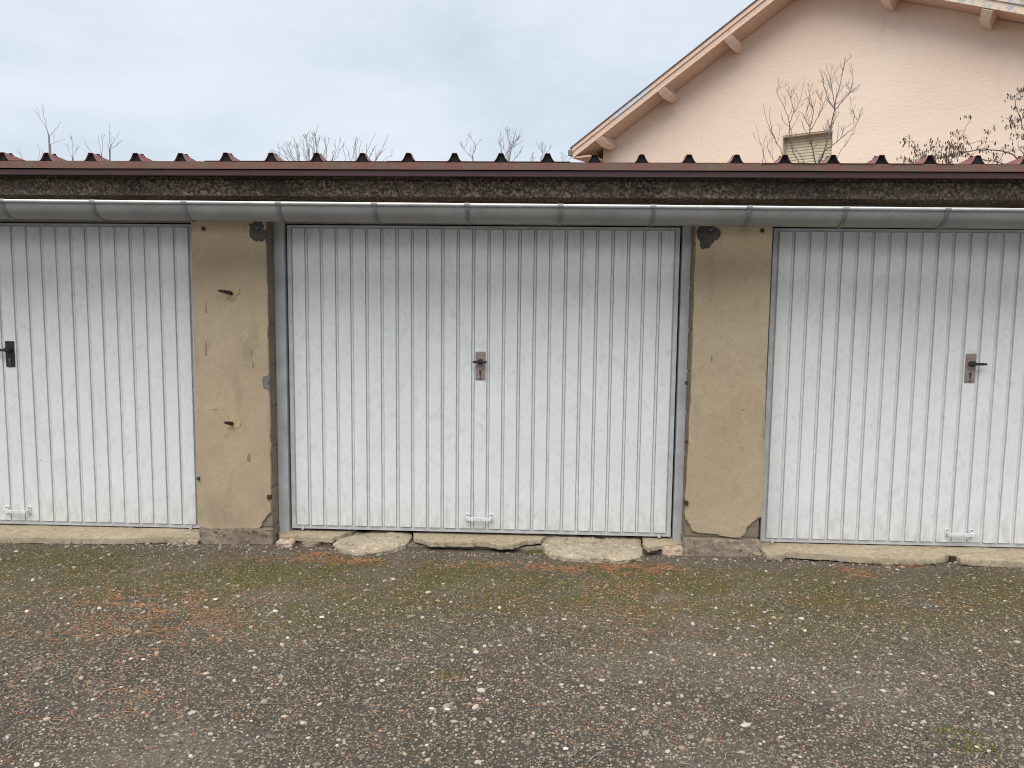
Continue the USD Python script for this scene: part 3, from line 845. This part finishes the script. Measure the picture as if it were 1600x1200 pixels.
obj('iron_stub', rough(box(c0[0] - .016, c0[0] + .016, c0[1] - .01, c0[1] + .014, -0.005, 0.036), 0.01, 0.003, 50, 3), M['rust'], garage)
bk = [box(-4.6, 4.6, -0.12, 0.6, -0.08, 0.004)]
obj('foundation', rough(bk[0], 0.08, 0.006, 12, 4), M['footing'], garage, smooth=40)

# lintel, walls behind, roof slab
obj('lintel', box(-4.65, 4.64, -0.145, 0.3, 2.078, 2.182), M['mortar'], garage)
obj('side_wall', box(-4.66, -4.46, 0.302, 5.25, -0.05, 2.183), M['block'], garage)
obj('side_wall', box(4.44, 4.64, 0.302, 5.25, -0.05, 2.183), M['block'], garage)
obj('back_wall', box(-4.458, 4.438, 5.05, 5.249, -0.05, 2.183), M['block'], garage)
for x in (-1.5, 1.48):
    obj('partition_wall', box(x - 0.1, x + 0.1, 0.302, 5.098, -0.05, 2.078), M['block'], garage)
edge = rough(box(-4.7, 4.7, -0.345, -0.148, 2.094, 2.182), 0.022, 0.006, 22, 71, fine=0.003)
obj('roof_slab_edge', edge, M['fascia'], garage, smooth=60)
obj('roof_slab', box(-4.69, 4.69, -0.34, 5.3, 2.1845, 2.2015), M['fascia'], garage)

# ribbed sheets: fall slightly to the front
RX0, RP = 0.1394, 0.2550
RY0, RSL = -0.445, -0.06
RH = 0.044


def rib_profile(x):
    """Height of the sheet over its pan: bell-shaped ribs."""
    t = np.abs((x - RX0 + RP / 2) % RP - RP / 2)
    h = np.where(t < 0.013, 1.0, np.where(t < 0.052, 0.0, 0.0))
    s = np.clip((0.040 - t) / 0.028, 0, 1)
    h = np.maximum(h, s ** 1.6)
    return RH * np.minimum(h, 1.0)


def roof_sheet(i0, nr, dz):
    xa, xb = RX0 + (i0 - 0.5) * RP, RX0 + (i0 + nr - 0.5) * RP
    off = np.array([-0.5, -0.32, -0.2, -0.153, -0.135, -0.115, -0.095, -0.07, -0.047, -0.02, 0.02, 0.047, 0.07, 0.095, 0.115, 0.135, 0.153, 0.2, 0.32]) * RP
    xs = np.concatenate([RX0 + (i0 + k) * RP + off for k in range(nr)] + [[xb]])
    xs[0] += 0.0015; xs[-1] -= 0.0015
    ys = np.array([RY0 + dz[1], 0.3, 0.6, 5.5])
    zt = 2.2695 + dz[0]
    top = np.stack([np.stack([xs, 0 * xs + y, zt + rib_profile(xs) + RSL * min(y - RY0, 1.0)], 1) for y in ys])
    low = top - [0, 0, 0.0018]
    n, m = len(ys), len(xs)
    v = np.concatenate([top.reshape(-1, 3), low.reshape(-1, 3)])
    f = []
    I = lambda l, a, b: l * n * m + a * m + b
    for a in range(n - 1):
        for b in range(m - 1):
            f += [(I(0, a, b), I(0, a, b + 1), I(0, a + 1, b + 1)), (I(0, a, b), I(0, a + 1, b + 1), I(0, a + 1, b))]
            f += [(I(1, a, b), I(1, a + 1, b + 1), I(1, a, b + 1)), (I(1, a, b), I(1, a + 1, b), I(1, a + 1, b + 1))]
    for b in range(m - 1):
        f += [(I(0, 0, b), I(1, 0, b), I(1, 0, b + 1)), (I(0, 0, b), I(1, 0, b + 1), I(0, 0, b + 1))]
        f += [(I(0, n - 1, b), I(1, n - 1, b + 1), I(1, n - 1, b)), (I(0, n - 1, b), I(0, n - 1, b + 1), I(1, n - 1, b + 1))]
    for a in range(n - 1):
        for b in (0, m - 1):
            f += [(I(0, a, b), I(0, a + 1, b), I(1, a + 1, b)), (I(0, a, b), I(1, a + 1, b), I(1, a, b))]
    s = obj('roof_sheet', trimesh.Trimesh(v, np.array(f), process=False), M['roof'], garage, smooth=35)
    for k in range(nr):
        c = trimesh.creation.cylinder(0.009, 0.014, sections=8)
        c.apply_translation([RX0 + (i0 + k) * RP, RY0 + 0.075, zt + RH + 0.0055 + RSL * 0.075])
        w = trimesh.creation.cylinder(0.015, 0.004, sections=10)
        w.apply_translation([RX0 + (i0 + k) * RP, RY0 + 0.075, zt + RH + 0.001 + RSL * 0.075])
        obj('roof_screw', [c, w], M['rust'], s)
        xr = RX0 + (i0 + k) * RP
        tt = np.linspace(-0.0385, 0.0385, 21)
        pr = [(xr - 0.0385, zt - 0.004)] + [(xr + t, zt - 0.003 + float(rib_profile(np.array([xr + t]))[0])) for t in tt] + [(xr + 0.0385, zt - 0.004)]
        obj('rib_closure', extrude_y(Polygon(pr).buffer(0), RY0 + 0.016, RY0 + 0.05), M['foam'], s)


for i in range(9):
    roof_sheet(-18 + i * 4, 4, (rng.normal(0, 0.0012), rng.normal(0, 0.003)))
# drip edge under the sheets
dr = extrude_x(Polygon([(RY0 + 0.002, 2.226), (RY0 - 0.004, 2.226), (RY0 - 0.002, 2.2645), (RY0 + 0.03, 2.2625), (RY0 + 0.03, 2.259), (RY0 + 0.004, 2.260)]), -4.66, 4.66)
obj('drip_edge', rough(dr, 0.06, 0.0012, 9, 3), M['drip'], garage)
lo = extrude_x(Polygon([(RY0 + 0.012, 2.190), (RY0 + 0.006, 2.193), (RY0 + 0.006, 2.2215), (RY0 + 0.05, 2.2215), (RY0 + 0.05, 2.217), (RY0 + 0.011, 2.217)]), -4.66, 4.66)
obj('drip_edge', lo, M['drip_low'], garage)
obj('roof_batten', box(-4.64, 4.64, RY0 + 0.052, -0.33, 2.203, 2.2447), M['dark'], garage)

# gutter with bead and hooks
gut = thing('gutter', 'grey zinc half-round gutter across the whole front', None, None, garage)
GR, GY = 0.086, -0.455
zl0 = 2.0205


def gsl(x):
    return -0.0033 * x


th = np.linspace(np.pi, 2 * np.pi, 25)
outer = [(GY + GR * math.cos(t), zl0 + GR * math.sin(t)) for t in th]
inner = [(GY + (GR - 0.003) * math.cos(t), zl0 + (GR - 0.003) * math.sin(t)) for t in th[::-1]]
gm = extrude_x(Polygon(outer + inner), -4.7, 4.7)
gm = trimesh.Trimesh(*trimesh.remesh.subdivide_to_size(gm.vertices, gm.faces, 2.0, max_iter=6))
gm.vertices[:, 2] += gsl(gm.vertices[:, 0])
obj('trough', gm, M['zinc'], gut, smooth=30)
xs = np.linspace(-4.7, 4.7, 30)
obj('bead', tube([(x, GY - GR - 0.003, zl0 + 0.003 + gsl(x)) for x in xs], 0.0095, 12), M['zinc_bead'], gut, smooth=40)
for px in (-142, 3, 145, 288, 435, 585, 730, 876, 1021, 1171, 1322, 1481, 1640):
    x = at(px, 316, Y=GY - GR)[0]
    w = 0.0105
    o2 = [(GY + (GR + 0.0045) * math.cos(t), zl0 + (GR + 0.0045) * math.sin(t)) for t in th]
    i2 = [(GY + (GR + 0.0008) * math.cos(t), zl0 + (GR + 0.0008) * math.sin(t)) for t in th[::-1]]
    strap = extrude_x(Polygon(o2 + i2), x - w, x + w)
    clip = tube([(x - 0.016, GY - GR - 0.003, zl0 + 0.003), (x + 0.016, GY - GR - 0.003, zl0 + 0.003)], 0.0112, 12)
    back = box(x - w, x + w, GY + GR + 0.001, GY + GR + 0.0045, zl0 - 0.04, zl0 - 0.002)
    for q in (strap, clip, back):
        q.apply_translation([0, 0, gsl(x)])
    obj('hook', [strap, back], M['zinc_dark'], gut, smooth=30)
    obj('hook_clip', clip, M['zinc'], gut, smooth=30)
for px in (808, 1395):
    x = at(px, 316, Y=GY - GR)[0]
    o2 = [(GY + (GR + 0.002) * math.cos(t), zl0 + (GR + 0.002) * math.sin(t)) for t in th]
    i2 = [(GY + (GR + 0.0004) * math.cos(t), zl0 + (GR + 0.0004) * math.sin(t)) for t in th[::-1]]
    s = extrude_x(Polygon(o2 + i2), x - 0.006, x + 0.006)
    s.apply_translation([0, 0, gsl(x)])
    obj('solder_seam', s, M['zinc'], gut, smooth=30)

# ------------------------------------------------------------------ the house behind
TH = math.radians(34)
HE, HN = np.array([math.cos(TH), -math.sin(TH), 0]), -np.array([math.sin(TH), math.cos(TH), 0])
HP = np.array([1.6017, 12.2656, 0.0])
house = thing('house', 'peach rendered house with a gable and timber eaves, behind the garages', 'house')


def hm(m):
    """From the gable's own axes (along it, outwards, up) to the place."""
    v = m.vertices
    m = m.copy()
    m.vertices = HP + v[:, :1] * HE - v[:, 1:2] * HN + np.array([0, 0, 1.0]) * v[:, 2:]
    return m


SL, SR, PK = 0.556, -0.42, 4.27
hl = lambda s: 4.93 + SL * s if s <= PK else 4.93 + SL * PK + SR * (s - PK) + 0.012 * (s - PK)
WR = 10.0
gable = Polygon([(0, -0.1), (WR, -0.1), (WR, hl(WR) - 0.005), (PK, hl(PK) - 0.005), (0, hl(0) - 0.005)], [[(3.824, 3.5), (3.824, 4.722), (4.707, 4.722), (4.707, 3.5)]])
obj('wall', hm(rough(extrude_y(gable, 0.0, 0.28), 0.35, 0.012, 1.1, 5, keep=lambda v: (v[:, 1] < 0.1) * 1.0)), M['plaster'], house)
obj('wall', hm(box(0.001, 0.28, 0.2805, 9.0, -0.1, 4.9)), M['plaster'], house)
obj('wall', hm(box(WR - 0.28, WR, 0.2805, 9.0, -0.1, hl(WR) - 0.02)), M['plaster'], house)
OV, EL = 0.56, -0.42
ER = 10.5


def slope_slab(s0, s1, y0, y1, up0, up1):
    """A slab that follows the roof slope, from up0 to up1 above the soffit line."""
    return extrude_y(Polygon([(s0, hl(s0) + up0), (s1, hl(s1) + up0), (s1, hl(s1) + up1), (s0, hl(s0) + up1)]), y0, y1)


rf = thing('roof', None, None, None, house)
nb = 5
for k, (s0, s1) in enumerate(((EL, PK - 0.001), (PK + 0.001, ER))):
    for b in range(nb):                                     # soffit boards run along the slope
        y0 = -OV + 0.03 + b * (OV + 0.02) / nb
        obj('soffit_board', hm(slope_slab(s0, s1, y0, y0 + (OV + 0.02) / nb - 0.006, 0.0, 0.022)), M['soffit'], rf)
    obj('roof_deck', hm(slope_slab(s0, s1, -OV + 0.028, 9.3, 0.024, 0.12)), M['soffit'], rf)
    obj('tile_cover', hm(slope_slab(s0 - (0.04 if k == 0 else 0), s1 + (0.04 if k else 0), -OV - 0.035, 9.4, 0.185, 0.215)), M['house_tile'], rf)
if True:
    seg = [(EL, 0.62, 'barge'), (0.622, 1.55, 'barge_grey'), (1.552, PK - 0.002, 'barge'), (PK + 0.002, ER, 'barge_white')]
    for s0, s1, m in seg[:3]:
        pass
    obj('barge_board', hm(rough(slope_slab(EL, PK - 0.002, -OV, -OV + 0.026, -0.028, 0.10), 0.2, 0.003, 3, 2)), M['barge'], house)
    obj('barge_board', hm(rough(slope_slab(PK + 0.002, ER, -OV, -OV + 0.026, -0.028, 0.10), 0.2, 0.003, 3, 3)), M['barge_white'], house)
    obj('barge_capping', hm(slope_slab(EL, 0.55, -OV - 0.022, -OV + 0.02, 0.1005, 0.184)), M['barge'], house)
    obj('barge_capping', hm(slope_slab(0.552, 1.35, -OV - 0.022, -OV + 0.02, 0.1005, 0.184)), M['barge_grey'], house, label='bare whitish grey length of the barge board capping')
    obj('barge_capping', hm(slope_slab(1.352, PK - 0.002, -OV - 0.022, -OV + 0.02, 0.1005, 0.184)), M['barge'], house)
    obj('barge_capping', hm(slope_slab(PK + 0.002, ER, -OV - 0.022, -OV + 0.02, 0.1005, 0.184)), M['barge_white'], house)
for s in (0.20, 1.585, 2.90, 4.27, 5.62, 7.06, 8.5):
    sl = SL if s < PK else SR
    ang = math.atan(sl) if s != 4.27 else 0
    z = hl(s) - 0.004
    h, w = 0.175, 0.075
    prof = Polygon([(0.0, 0.0), (-OV - 0.03 + 0.10, 0.0), (-OV + 0.01, -0.05), (-OV - 0.02, -0.05), (-OV - 0.02, -0.055), (-OV + 0.03, -0.11), (-OV + 0.12, -h), (0.0, -h)]).buffer(0)
    m = extrude_x(prof, -w, w)
    v = m.vertices.copy()
    v2 = v.copy()
    v2[:, 0] = v[:, 0] * math.cos(ang) - v[:, 2] * math.sin(ang) + s
    v2[:, 2] = v[:, 0] * math.sin(ang) + v[:, 2] * math.cos(ang) + z - (0.03 if s == 4.27 else 0)
    m.vertices = v2
    obj('purlin', hm(m), M['purlin'], house)
# eave at the left: box soffit, fascia and gutter
obj('eave_board', hm(box(EL, -0.002, -OV + 0.02, 9.3, hl(EL) - 0.03, hl(EL) + 0.0)), M['soffit'], house)
obj('eave_gutter', hm(rough(box(EL - 0.10, EL - 0.004, -OV - 0.02, 9.3, hl(EL) + 0.03, hl(EL) + 0.15), 0.5, 0.0)), M['zinc_dark'], house)
win = thing('window', 'recessed window with a lowered cream roller shutter', None, None, house)
slats = []
for k in range(22):
    z = 3.5 + k * 0.0555
    slats.append(extrude_x(Polygon([(0.16, z), (0.148, z + 0.012), (0.146, z + 0.04), (0.156, z + 0.052), (0.17, z + 0.052), (0.17, z)]), 3.826, 4.705))
obj('roller_shutter', [hm(s) for s in slats], M['shutter'], win)
obj('window_lintel', hm(box(3.826, 4.705, 0.01, 0.27, 4.69, 4.7205)), M['lintel'], win)
obj('window_sill', hm(box(3.75, 4.78, -0.05, 0.2, 3.44, 3.498)), M['lintel'], win)
obj('shutter_guide', hm(box(3.826, 3.86, 0.125, 0.145, 3.5, 4.688)), M['lintel'], win)
obj('shutter_guide', hm(box(4.671, 4.705, 0.125, 0.145, 3.5, 4.688)), M['lintel'], win)


# ------------------------------------------------------------------ bare shrubs and trees behind
def smooth_path(pts, n):
    pts = np.asarray(pts, float)
    t = np.r_[0, np.cumsum(np.linalg.norm(np.diff(pts, axis=0), axis=1))]
    from scipy.interpolate import PchipInterpolator
    u = np.linspace(0, t[-1], n)
    return np.stack([PchipInterpolator(t, pts[:, k])(u) for k in range(3)], 1)


class Plant:
    def __init__(self, r):
        self.r = r
        self.tubes, self.tips = [], []

    def branch(self, pts, r0, r1, wob=0.0, twigs=0, tl=0.3, depth=1, up=0.5, spread=0.7):
        n = max(5, int(len(pts) * 3))
        p = smooth_path(pts, n)
        p[1:] += self.r.normal(0, wob, (n - 1, 3))
        rad = np.linspace(r0, r1, n)
        self.tubes.append(tube(p, rad, 5 if r0 > 0.004 else 4))
        self.tips.append(p[-1])
        for _ in range(twigs):
            k = self.r.integers(n // 4, n - 1)
            d = p[min(k + 1, n - 1)] - p[k - 1]
            d /= np.linalg.norm(d) + 1e-9
            q = d * (1 - spread) + self.r.normal(0, spread, 3) * [1, 0.7, 0.6] + [0, 0, up]
            q /= np.linalg.norm(q)
            L = tl * self.r.uniform(0.4, 1.1) * (1 - 0.5 * k / n)
            e = p[k] + q * L
            mid = p[k] + q * L * 0.5 + self.r.normal(0, L * 0.06, 3) - [0, 0, L * 0.04]
            self.branch([p[k], mid, e], max(rad[k] * 0.6, r1), r1 * 0.8, wob * 0.5, (2 if depth > 0 else 0), tl * 0.45, depth - 1, up, spread)


def trace(plant, crop, pts, Y, jit, **k):
    """A branch followed in the photograph, given its depth."""
    out = []
    y = Y
    for a, b in pts:
        y += plant.r.normal(0, jit)
        out.append(at(*crop(a, b), Y=y))
    plant.branch(out, **k)
    return out


cropA = lambda a, b: (1170 + a * 0.26875, 90 + b * 0.26875)
ident = lambda a, b: (a, b)


def plant_thing(name, plant, trunks, mat, label, cat, mat_trunk=None, group=None, extra=None, loc=None):
    t = thing(name, label, cat, None, None, group)
    obj('trunk', trunks, mat_trunk or mat, t, smooth=40)
    obj('branches', plant.tubes, mat, t, smooth=50)
    if extra:
        for q in extra[1]:
            obj(extra[0], q, extra[2], t)
    return t


def stems(points, base, r0, r1, n=8, rr=None):
    out = []
    for p in points:
        b = np.asarray(base) + (rr.normal(0, 0.12, 3) * [1, 1, 0] if rr is not None else 0)
        m1 = b + (np.asarray(p) - b) * 0.5 + [0, 0, 0.12]
        out.append(tube(smooth_path([b, m1, p], n), np.linspace(r0, r1, n), 7))
    return out


# main bare shrub before the gable
YS = 7.4
pl = Plant(np.random.default_rng(3))
S = [([(400, 640), (440, 540), (480, 400), (500, 280), (515, 210), (540, 110), (565, 0)], .0155, .0028, 16),
     ([(500, 300), (478, 150), (445, 30)], .007, .0022, 6), ([(495, 290), (440, 180), (425, 110)], .006, .0022, 5),
     ([(500, 310), (560, 240), (610, 180), (650, 155)], .009, .0024, 6), ([(600, 185), (602, 110), (598, 30)], .004, .002, 1),
     ([(310, 640), (250, 520), (238, 430), (235, 380), (200, 280), (165, 200), (172, 160)], .009, .0024, 8),
     ([(238, 380), (260, 310), (240, 230), (235, 165)], .006, .0022, 5), ([(255, 330), (300, 240), (330, 120)], .005, .0022, 2),
     ([(400, 640), (360, 500), (350, 400), (320, 340), (285, 305)], .011, .0025, 11), ([(350, 400), (375, 330), (365, 260), (350, 190)], .007, .0022, 8),
     ([(360, 420), (400, 350), (430, 290), (400, 220)], .006, .0022, 8), ([(400, 640), (430, 560), (500, 500), (580, 430), (630, 380), (660, 290)], .009, .0024, 8),
     ([(610, 390), (612, 330), (615, 270)], .004, .002, 1), ([(250, 640), (170, 510), (130, 420), (125, 290)], .007, .0022, 2),
     ([(165, 500), (110, 380), (85, 260)], .005, .0022, 1), ([(75, 640), (90, 500), (100, 450)], .005, .002, 1), ([(110, 640), (70, 500), (40, 390)], .005, .002, 1),
     ([(480, 640), (540, 540), (600, 440), (630, 380)], .005, .0022, 2), ([(180, 640), (110, 520), (100, 440)], .004, .002, 2), ([(340, 640), (290, 560), (250, 500), (210, 440)], .005, .002, 3)]
foot = []
for pts, r0, r1, tw in S:
    o = trace(pl, cropA, pts, YS, 0.05, r0=r0, r1=r1, wob=0.006, twigs=tw, tl=0.34, depth=1, up=0.75, spread=0.55)
    if pts[0][1] >= 640:
        foot.append((o[0], r0))
base = at(*cropA(390, 640), Y=YS); base = np.array([base[0], YS, -0.02])
plant_thing('bare_shrub', pl, [q for p_, r_ in foot for q in stems([p_], base, r_ * 2.0 + 0.006, r_, 8, np.random.default_rng(int(r_ * 1e5)))], M['bark'],
            'tall leafless shrub with upright branches in front of the house window', 'shrub')

# hazel at the right with dry catkins
YH = 6.7
pl = Plant(np.random.default_rng(9))
H = [([(1700, 640), (1600, 600), (1540, 570), (1490, 545), (1400, 535), (1300, 540), (1200, 560), (1080, 585), (1000, 560), (940, 510)], .012, .003, 24),
     ([(1490, 545), (1440, 625)], .006, .003, 3), ([(1600, 640), (1400, 600), (1250, 575), (1120, 570), (1000, 590), (860, 585)], .008, .0025, 20),
     ([(1170, 620), (1220, 490), (1260, 410), (1300, 340)], .006, .002, 5), ([(1290, 500), (1350, 480), (1420, 410)], .004, .002, 2), ([(1215, 480), (1190, 420)], .003, .002, 1),
     ([(1300, 540), (1260, 490), (1200, 530), (1120, 520), (1040, 520)], .005, .002, 8), ([(1120, 575), (1090, 520), (1075, 515)], .003, .002, 3),
     ([(1700, 500), (1610, 430), (1570, 330), (1545, 230), (1590, 190), (1640, 170)], .008, .0025, 16), ([(1700, 400), (1600, 390), (1540, 400), (1525, 330)], .005, .002, 6), ([(1600, 560), (1560, 500), (1580, 430)], .004, .002, 6),
     ([(970, 560), (965, 500), (915, 485)], .003, .002, 3), ([(1010, 580), (950, 600)], .003, .002, 2)]
foot = []
for pts, r0, r1, tw in H:
    o = trace(pl, cropA, pts, YH, 0.04, r0=r0, r1=r1, wob=0.008, twigs=tw, tl=0.22, depth=1, up=0.15, spread=0.8)
    if pts[0][0] >= 1700 or pts[0][1] >= 620:
        foot.append((o[0], r0))
r9 = np.random.default_rng(12)
cat = []
for t_ in pl.tips:
    for _ in range(int(r9.integers(1, 3))):
        L = r9.uniform(0.025, 0.055)
        b = t_ + r9.normal(0, 0.02, 3)
        cat.append(tube([b, b - [0, 0, L * .4], b - [r9.normal(0, .006), 0, L]], [0.003, 0.0085, 0.0035], 5))
base = np.array([at(1640, 250, Y=YH)[0], YH, -0.02])
plant_thing('hazel_shrub', pl, [q for p_, r_ in foot for q in stems([p_], base, r_ * 2.2 + 0.008, r_, 9, np.random.default_rng(int(r_ * 1e5) + 1))], M['bark'],
            'low hazel branches with hanging dark catkins, at the right edge', 'shrub', extra=('catkin', cat, M['catkin']))

# thin trees far behind, seen over the roof
def far_tree(px, Y, label, traces, seed, fan=None, group=None):
    r = np.random.default_rng(seed)
    pl = Plant(r)
    base = at(px, 250, Y=Y); top = base.copy(); base = np.array([base[0], Y, -0.02])
    k = (Y + 4.7) / 1200
    for pts, r0, tw in traces:
        trace(pl, ident, pts, Y, 0.1, r0=r0 * k * 0.5, r1=0.22 * k, wob=0.6 * k, twigs=tw, tl=22 * k, depth=1, up=0.8, spread=0.5)
    if fan:
        n, x0, x1, y0, y1, wig, up, tl = fan
        for i in range(n):
            xe = r.uniform(x0, x1)
            f_ = 1 - abs((xe - px) / max(abs(x1 - px), abs(x0 - px)))
            ye = y1 + (y0 - y1) * (1 - f_) * r.uniform(0.4, 0.9) + r.uniform(0, 10)
            xs = px + (xe - px) * r.uniform(0.35, 0.7)
            trace(pl, ident, [(xs, 268), ((xs + xe) / 2 + r.normal(0, wig), (264 + ye) / 2), (xe, ye)], Y, 0.15, r0=0.5 * k, r1=0.21 * k, wob=wig * 0.2 * k, twigs=tl, tl=17 * k, depth=1, up=up, spread=0.5)
    firsts = [at(p[0][0], p[0][1], Y=Y) for p, _, _ in traces] if traces else []
    tk = [tube(smooth_path([base, (base + top) / 2 + [0.1, 0, 0], top - [0, 0, 0.15]], 8), np.linspace(3.2 * k, 0.9 * k, 8), 7)]
    for q in firsts:
        tk.append(tube(smooth_path([base + (top - base) * 0.6, (base + (top - base) * 0.8 + q) / 2, q], 6), np.linspace(1.2 * k, 0.75 * k, 6), 6))
    if fan:
        for i in range(6):
            xs = px + (i - 2.5) / 2.5 * abs(fan[2] - px) * 0.5
            q = at(xs, 268, Y=Y)
            tk.append(tube(smooth_path([base + (top - base) * 0.5, (base + (top - base) * 0.78 + q) / 2, q], 6), np.linspace(1.0 * k, 0.6 * k, 6), 5))
    plant_thing('bare_tree', pl, tk, M['bark_far'], label, 'tree')


far_tree(77, 15, 'lone forked leafless sapling, the tallest over the left end of the roof',
         [([(78, 262), (77, 236), (76, 213), (66, 190), (53, 171)], 1.6, 1), ([(76, 214), (71, 190), (65, 166)], 1.1, 1), ([(77, 212), (88, 201), (96, 189)], 0.9, 0), ([(79, 226), (90, 221), (102, 216)], 0.7, 1), ([(34, 262), (34, 244), (30, 230)], 0.5, 1), ([(62, 262), (61, 240), (59, 225)], 0.5, 1)], 21)
far_tree(171, 16, 'small leafless sapling with a straight leader, right of the lone forked one',
         [([(169, 262), (171, 234), (172, 194)], 1.0, 2), ([(171, 233), (178, 220), (187, 207)], 0.7, 1), ([(172, 233), (180, 228), (190, 219)], 0.6, 1), ([(157, 262), (159, 235), (159, 208)], 0.7, 1), ([(158, 240), (154, 212)], 0.5, 0), ([(150, 262), (143, 240), (136, 229)], 0.5, 1)], 22)
far_tree(113, 17, 'faint thin leafless twigs between the two saplings at the left', [([(113, 262), (113, 240), (113, 214)], 0.7, 3), ([(113, 246), (106, 232)], 0.5, 1), ([(114, 244), (120, 232)], 0.5, 1)], 23)
far_tree(492, 22, 'wide fan of pale leafless twigs left of the roof middle', [([(492, 262), (492, 232), (497, 193)], 1.1, 3)], 24, fan=(34, 412, 540, 244, 200, 3, 0.9, 2))
far_tree(560, 23, 'loose leafless twigs leaning right, beside the wide fan of twigs', [([(560, 264), (575, 232), (587, 207)], 0.9, 2), ([(580, 264), (596, 235), (609, 210)], 0.9, 2), ([(590, 262), (603, 248), (614, 241)], 0.7, 1), ([(545, 262), (556, 232), (563, 209)], 0.7, 2)], 25, fan=(11, 528, 612, 246, 208, 3, 0.9, 1))
far_tree(738, 20, 'small crooked leafless tree with a knobbly leader over the roof middle', [([(738, 264), (740, 240), (744, 228), (736, 218), (732, 210)], 1.5, 6), ([(739, 246), (727, 236), (721, 226)], 0.9, 4)], 26)
far_tree(787, 19, 'bushy round-crowned leafless tree left of the house', [([(784, 264), (787, 248), (796, 232), (802, 218), (806, 206)], 1.7, 7), ([(787, 248), (782, 230), (778, 214)], 1.2, 6), ([(793, 238), (808, 226), (820, 218)], 1.1, 6), ([(797, 230), (794, 214), (790, 208)], 0.9, 5), ([(790, 262), (806, 246), (816, 236)], 1.0, 5), ([(800, 226), (812, 215), (818, 210)], 0.7, 4)], 27)
far_tree(850, 21, 'low sparse leafless tree nearest the house eave', [([(840, 264), (846, 248), (856, 236), (862, 230)], 1.0, 5), ([(846, 250), (848, 240), (846, 230)], 0.7, 4), ([(880, 264), (882, 250), (878, 240)], 0.7, 3), ([(884, 256), (894, 244)], 0.6, 2), ([(828, 262), (832, 252), (838, 246)], 0.6, 4)], 28)

# a few fallen twigs on the yard
TW = [([(1330, 1005), (1345, 985), (1348, 975)], 'thin pale twig lying on the asphalt before the right pillar'), ([(1312, 1081), (1330, 1073), (1352, 1070)], 'curved pale twig on the asphalt at the right'),
      ([(985, 978), (1010, 990), (1040, 1005)], 'long thin twig on the asphalt right of the middle'), ([(340, 1096), (420, 1098), (470, 1096)], 'straight thin twig on the asphalt at the left'),
      ([(918, 1190), (930, 1178), (952, 1168)], 'forked pale twig at the bottom edge'), ([(1340, 950), (1380, 956), (1420, 972)], 'dark crooked twig lying before the right door')]
for i, (pts, lb) in enumerate(TW):
    q = []
    for a, b in pts:
        w = at(a, b, Z=0.0)
        q.append([w[0], w[1], float(gz(w[0], w[1])) + 0.005])
    q = smooth_path(q, 9) + np.random.default_rng(i).normal(0, 0.002, (9, 3)) * [1, 1, 0.4]
    obj('twig', tube(q, np.linspace(0.0024, 0.0012, 9), 5), M['bark_far'] if 'pale' in lb else M['bark'], smooth=50, label=lb, cat='twig')
